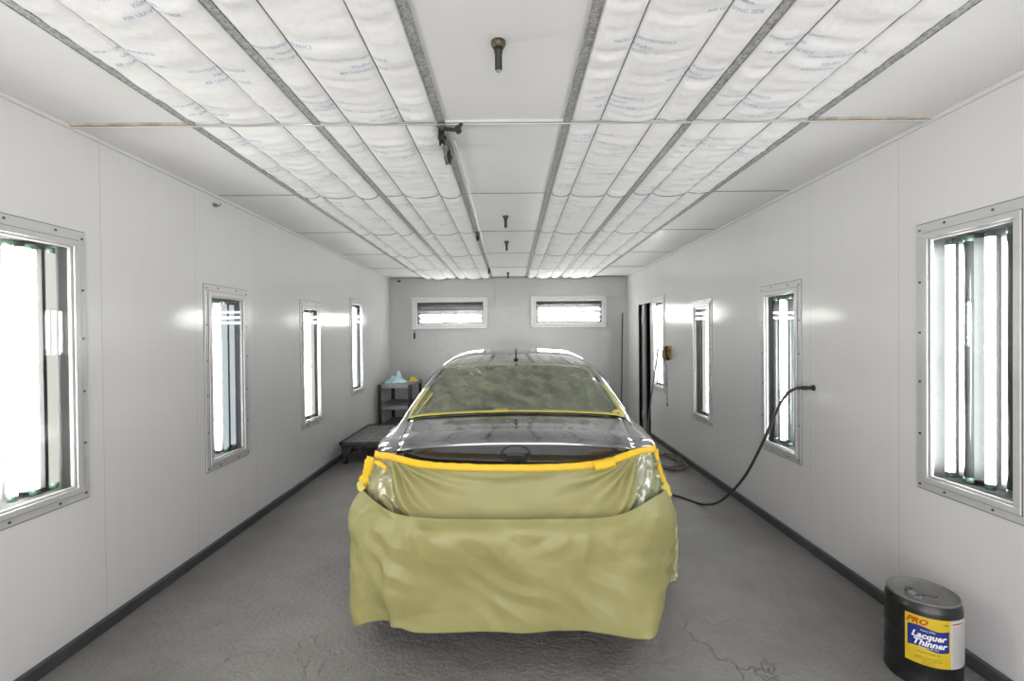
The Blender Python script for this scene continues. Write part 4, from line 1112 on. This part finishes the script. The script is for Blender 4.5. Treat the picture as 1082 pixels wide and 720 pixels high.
# coiled hose on the floor
t = thing('coiled_hose', 'grey black air hose lying coiled on the floor beside the car', 'hose', (1.93, 5.86, 0), 0)
bm = bmesh.new(); pts = []
for k in range(0, 100):
    a = k*2*PI/24+.4; w = .022*math.sin(k*.61); r = .20+.016*math.sin(k*.9)
    pts.append(((r+w)*math.cos(a)*.78, (r+w)*1.6*math.sin(a), .012+.0055*(k/24)*1.7+.012*max(0, math.sin(a*1.0+1))))
for q in ((-.26, -.05, .02), (-.33, -.40, .012), (-.37, -.72, .012), (-.55, -.78, .012), (-.78, -.55, .012)): pts.append(q)
tube(bm, catmull(pts, 3), .0095, 8); obj('hose', bm, M_HOSEG, t)
bm = bmesh.new(); cyl(bm, (.17, .02, .013), (.19, -.10, .013), .012, seg=12); cyl(bm, (.19, -.10, .013), (.195, -.14, .013), .016, seg=6); obj('coupling', bm, M_BRASS, t)
# hanger with its hose on the right wall
hy = 6.52
t = thing('hose_hanger', 'brass coloured air fitting on right wall with hose and hanging cord', 'hose fitting', (WR, hy, 1.36), 0)
bm = bmesh.new(); box(bm, (-.018, -.06, -.10), (-.0005, .06, .09), .004); cyl(bm, (-.018, 0, .03), (-.075, 0, .03), .022, seg=14); obj('mounting_plate', bm, M_BRASS, t)
bm = bmesh.new(); lathe(bm, [(0, .02), (.02, .02), (.035, 0), (.040, -.03), (.040, -.10), (.030, -.13), (.012, -.14), (0, -.14)], 20, (-.075, .0, .03)); obj('filter_bowl', bm, M_BRASS, t)
bm = bmesh.new(); tube(bm, catmull([(-.07, -.06, .075), (-.09, -.10, .03), (-.085, -.12, -.05), (-.06, -.10, -.10)], 6), .020, 10); obj('elbow', bm, M_BLACK, t)
bm = bmesh.new(); tube(bm, catmull([(-.08, -.02, -.10), (-.06, -.035, -.25), (-.055, -.03, -.48), (-.055, -.035, -.70)], 6), .006, 6); cyl(bm, (-.055, -.035, -.70), (-.055, -.035, -.74), .012, .009, 10); cyl(bm, (-.055, -.03, -.42), (-.055, -.03, -.45), .012, .012, 10); obj('hanging_cord', bm, M_GREYSTEEL, t)
bm = bmesh.new(); tube(bm, catmull([(-.11, .02, .075), (-.14, .06, .03), (-.17, .10, -.20), (-.20, .20, -.60), (-.225, .26, -.95), (-.24, .22, -1.18), (-.26, .05, -1.33), (-.28, -.2, -1.347)], 8), .010, 8); cyl(bm, (-.075, 0, .05), (-.115, .02, .08), .016, .013, 12); obj('hose', bm, M_HOSEG, t)

# ------------------------------------------------------------------ grated cart and shelf unit
M_GRATE = mat('bare_grating_steel', (.24, .24, .24), .5, metal=.2, var=.25, var_scale=14)
t = thing('grated_cart', 'low black steel cart with a grated top beside left wall', 'cart', (-1.83, 6.55, 0), 0)
cx0, cx1, cy0, cy1, ct = -.345, .36, -.60, .62, .285
bm = bmesh.new()
for lo, hi in (((cx0, cy0, ct-.04), (cx1, cy0+.035, ct)), ((cx0, cy1-.035, ct-.04), (cx1, cy1, ct)), ((cx0, cy0, ct-.04), (cx0+.035, cy1, ct)), ((cx1-.035, cy0, ct-.04), (cx1, cy1, ct))): box(bm, lo, hi, .003)
obj('frame', bm, M_DARKSTEEL, t)
bm = bmesh.new()
for k in range(1, 11):
    x = cx0+.03+(cx1-cx0-.06)*k/11; box(bm, (x-.006, cy0+.03, ct-.022), (x+.006, cy1-.03, ct-.004))
for k in range(1, 13):
    y = cy0+.03+(cy1-cy0-.06)*k/13; box(bm, (cx0+.03, y-.008, ct-.018), (cx1-.03, y+.008, ct-.002))
obj('grating', bm, M_GRATE, t)
bm = bmesh.new(); box(bm, (cx0+.01, cy0+.02, ct-.075), (cx1-.01, cy1-.02, ct-.060), .003); obj('tray', bm, M_BLACK, t)
for sx in (0, 1):
    for sy in (0, 1):
        x = cx0+.03 if sx == 0 else cx1-.03; y = cy0+.06 if sy == 0 else cy1-.06; s = 1 if sx == 0 else -1
        bm = bmesh.new()
        for q in range(2):
            pass
        A_ = [(x-s*.02, ct-.04), (x+s*.13, ct-.04), (x+s*.10, ct-.13), (x+s*.055, .10), (x+s*.0, .10)]
        lo_ = [bm.verts.new((a, y-.025, b)) for a, b in A_]; hi_ = [bm.verts.new((a, y+.025, b)) for a, b in A_]
        bm.faces.new(lo_); bm.faces.new(hi_[::-1])
        for i in range(5): bm.faces.new((lo_[i], lo_[(i+1) % 5], hi_[(i+1) % 5], hi_[i]))
        lg = obj('leg', bm, M_BLACK, t)
        bm = bmesh.new(); cyl(bm, (x+s*.03-.018, y, .052), (x+s*.03+.018, y, .052), .052, seg=20); box(bm, (x+s*.03-.028, y-.012, .05), (x+s*.03-.020, y+.012, .115)); box(bm, (x+s*.03+.020, y-.012, .05), (x+s*.03+.028, y+.012, .115))
        obj('caster', bm, M_BLACK, lg)
bm = bmesh.new(); tube(bm, catmull([(cx0+.20, cy0+.02, ct-.05), (cx0+.20, cy0+.02, ct-.10), (cx0+.24, cy0+.02, ct-.115), (cx0+.28, cy0+.02, ct-.10), (cx0+.28, cy0+.02, ct-.05)], 5), .010, 8); obj('handle', bm, M_BLACK, t)

sx0, sx1, sy0, sy1, stp = -2.215, -1.66, 7.86, 8.78, .815
t = thing('shelf_unit', 'dark steel shelf unit in the far left corner holding a rag', 'shelf', ((sx0+sx1)/2, (sy0+sy1)/2, 0), 0)
o_ = Vector(t.location)
for x in (sx0, sx1-.055):
    for y in (sy0, sy1-.055):
        bm = bmesh.new()
        fx = x if x == sx0 else x+.055; fs = 1 if x == sx0 else -1; fy = y if y == sy0 else y+.055; fsy = 1 if y == sy0 else -1
        for lo, hi in (((min(fx, fx+fs*.004), y, 0), (max(fx, fx+fs*.004), y+.055, stp-.001)), ((x, min(fy, fy+fsy*.004), 0), (x+.055, max(fy, fy+fsy*.004), stp-.001))): box(bm, Vector(lo)-o_, Vector(hi)-o_)
        obj('post', bm, M_BLACK, t)
for z in (stp, .455, .12):
    bm = bmesh.new(); box(bm, Vector((sx0+.005, sy0+.005, z-.004))-o_, Vector((sx1-.005, sy1-.005, z))-o_)
    for lo, hi in (((sx0+.005, sy0+.004, z-.060), (sx1-.005, sy0+.009, z-.004)), ((sx0+.005, sy1-.009, z-.060), (sx1-.005, sy1-.004, z-.004)), ((sx0+.005, sy0+.009, z-.060), (sx0+.010, sy1-.009, z-.004)), ((sx1-.010, sy0+.009, z-.060), (sx1-.005, sy1-.009, z-.004))): box(bm, Vector(lo)-o_, Vector(hi)-o_)
    obj('shelf_board', bm, M_GREYSTEEL, t)
def rag(name, label, cat, c, sc, m, seed, peaks):
    bm = bmesh.new(); n = 34; P = []
    for i in range(n):
        r = []
        for j in range(n):
            u, v = i/(n-1)*2-1, j/(n-1)*2-1
            x = u*sc[0]; y = v*sc[1]
            h = 0
            for px_, py_, ph_, pw in peaks: h = max(h, ph_*math.exp(-((u-px_)**2+(v-py_)**2)/pw))
            edge = max(abs(u), abs(v)); k = 1-max(0, edge-.75)/.25
            q = Vector((u*2.3+seed, v*2.3, seed))
            h = (h*(.75+.9*noise.noise(q*.9)) + .075*abs(noise.noise(q*1.5)) + .035*abs(noise.noise(q*3.1)))*k + .002
            r.append((x*(1+.12*noise.noise(q)), y*(1+.12*noise.noise(q+Vector((9, 0, 0)))), h*sc[2]))
        P.append(r)
    grid(bm, P); o = obj(name, bm, m); o.location = c; solid(o, .003, 1)
    md = o.modifiers.new('smooth', 'SUBSURF'); md.levels = 1; md.render_levels = 1
    return tag(o, label, cat)
M_RAG = mat('pale_blue_cloth', (.50, .68, .70), .85, var=.12, var_scale=14); M_GLOVE = mat('yellow_cloth', (.62, .42, .08), .8, var=.15, var_scale=20)
rag('crumpled_cloth', 'crumpled pale blue cloth on top of the corner shelf unit', 'cloth', (-1.98, 8.15, stp+.004), (.17, .16, 1.0), M_RAG, 3.3, [(.35, -.1, .19, .16), (-.35, .2, .09, .2), (.1, -.3, .10, .12)])
rag('yellow_rag', 'yellow orange rag beside the blue cloth on the corner shelf', 'cloth', (-1.735, 8.42, stp+.004), (.065, .12, 1.0), M_GLOVE, 8.1, [(-.2, 0, .10, .3), (.4, -.2, .06, .2)])

# ------------------------------------------------------------------ light, world, camera
sc = bpy.context.scene
w = bpy.data.worlds.new('daylight'); sc.world = w; w.use_nodes = True
bg = w.node_tree.nodes['Background']; bg.inputs[0].default_value = (1.0, .985, .985, 1); bg.inputs[1].default_value = 2.75
pl = bpy.data.lights.new('doorway_portal', 'AREA'); pl.shape = 'RECTANGLE'; pl.size = WR-WL; pl.size_y = H; pl.cycles.is_portal = True
po = bpy.data.objects.new('doorway_portal', pl); COL.objects.link(po); po.location = ((WL+WR)/2, Y0-.02, H/2); po.rotation_euler = (PI/2, 0, 0)
po.rotation_euler = (-PI/2, 0, PI)

cd = bpy.data.cameras.new('camera'); cam = bpy.data.objects.new('camera', cd); COL.objects.link(cam)
cd.sensor_fit = 'HORIZONTAL'; cd.sensor_width = 36; cd.lens = F_PX/1082*36; cd.clip_start = .05; cd.clip_end = 100
cam.matrix_world = Matrix(((AX_R[0], AX_U[0], -AX_F[0], 0), (AX_R[1], AX_U[1], -AX_F[1], 0), (AX_R[2], AX_U[2], -AX_F[2], CAM_H), (0, 0, 0, 1)))
sc.camera = cam
sc.view_settings.view_transform = 'Standard'; sc.view_settings.look = 'None'; sc.view_settings.gamma = 1; sc.view_settings.use_curve_mapping = False
sc.view_settings.exposure = 1.0
cy = sc.cycles
cy.max_bounces = 14; cy.diffuse_bounces = 8; cy.glossy_bounces = 5; cy.transparent_max_bounces = 16; cy.transmission_bounces = 4
cy.sample_clamp_indirect = 6.0; cy.use_denoising = True; cy.caustics_reflective = False; cy.caustics_refractive = False
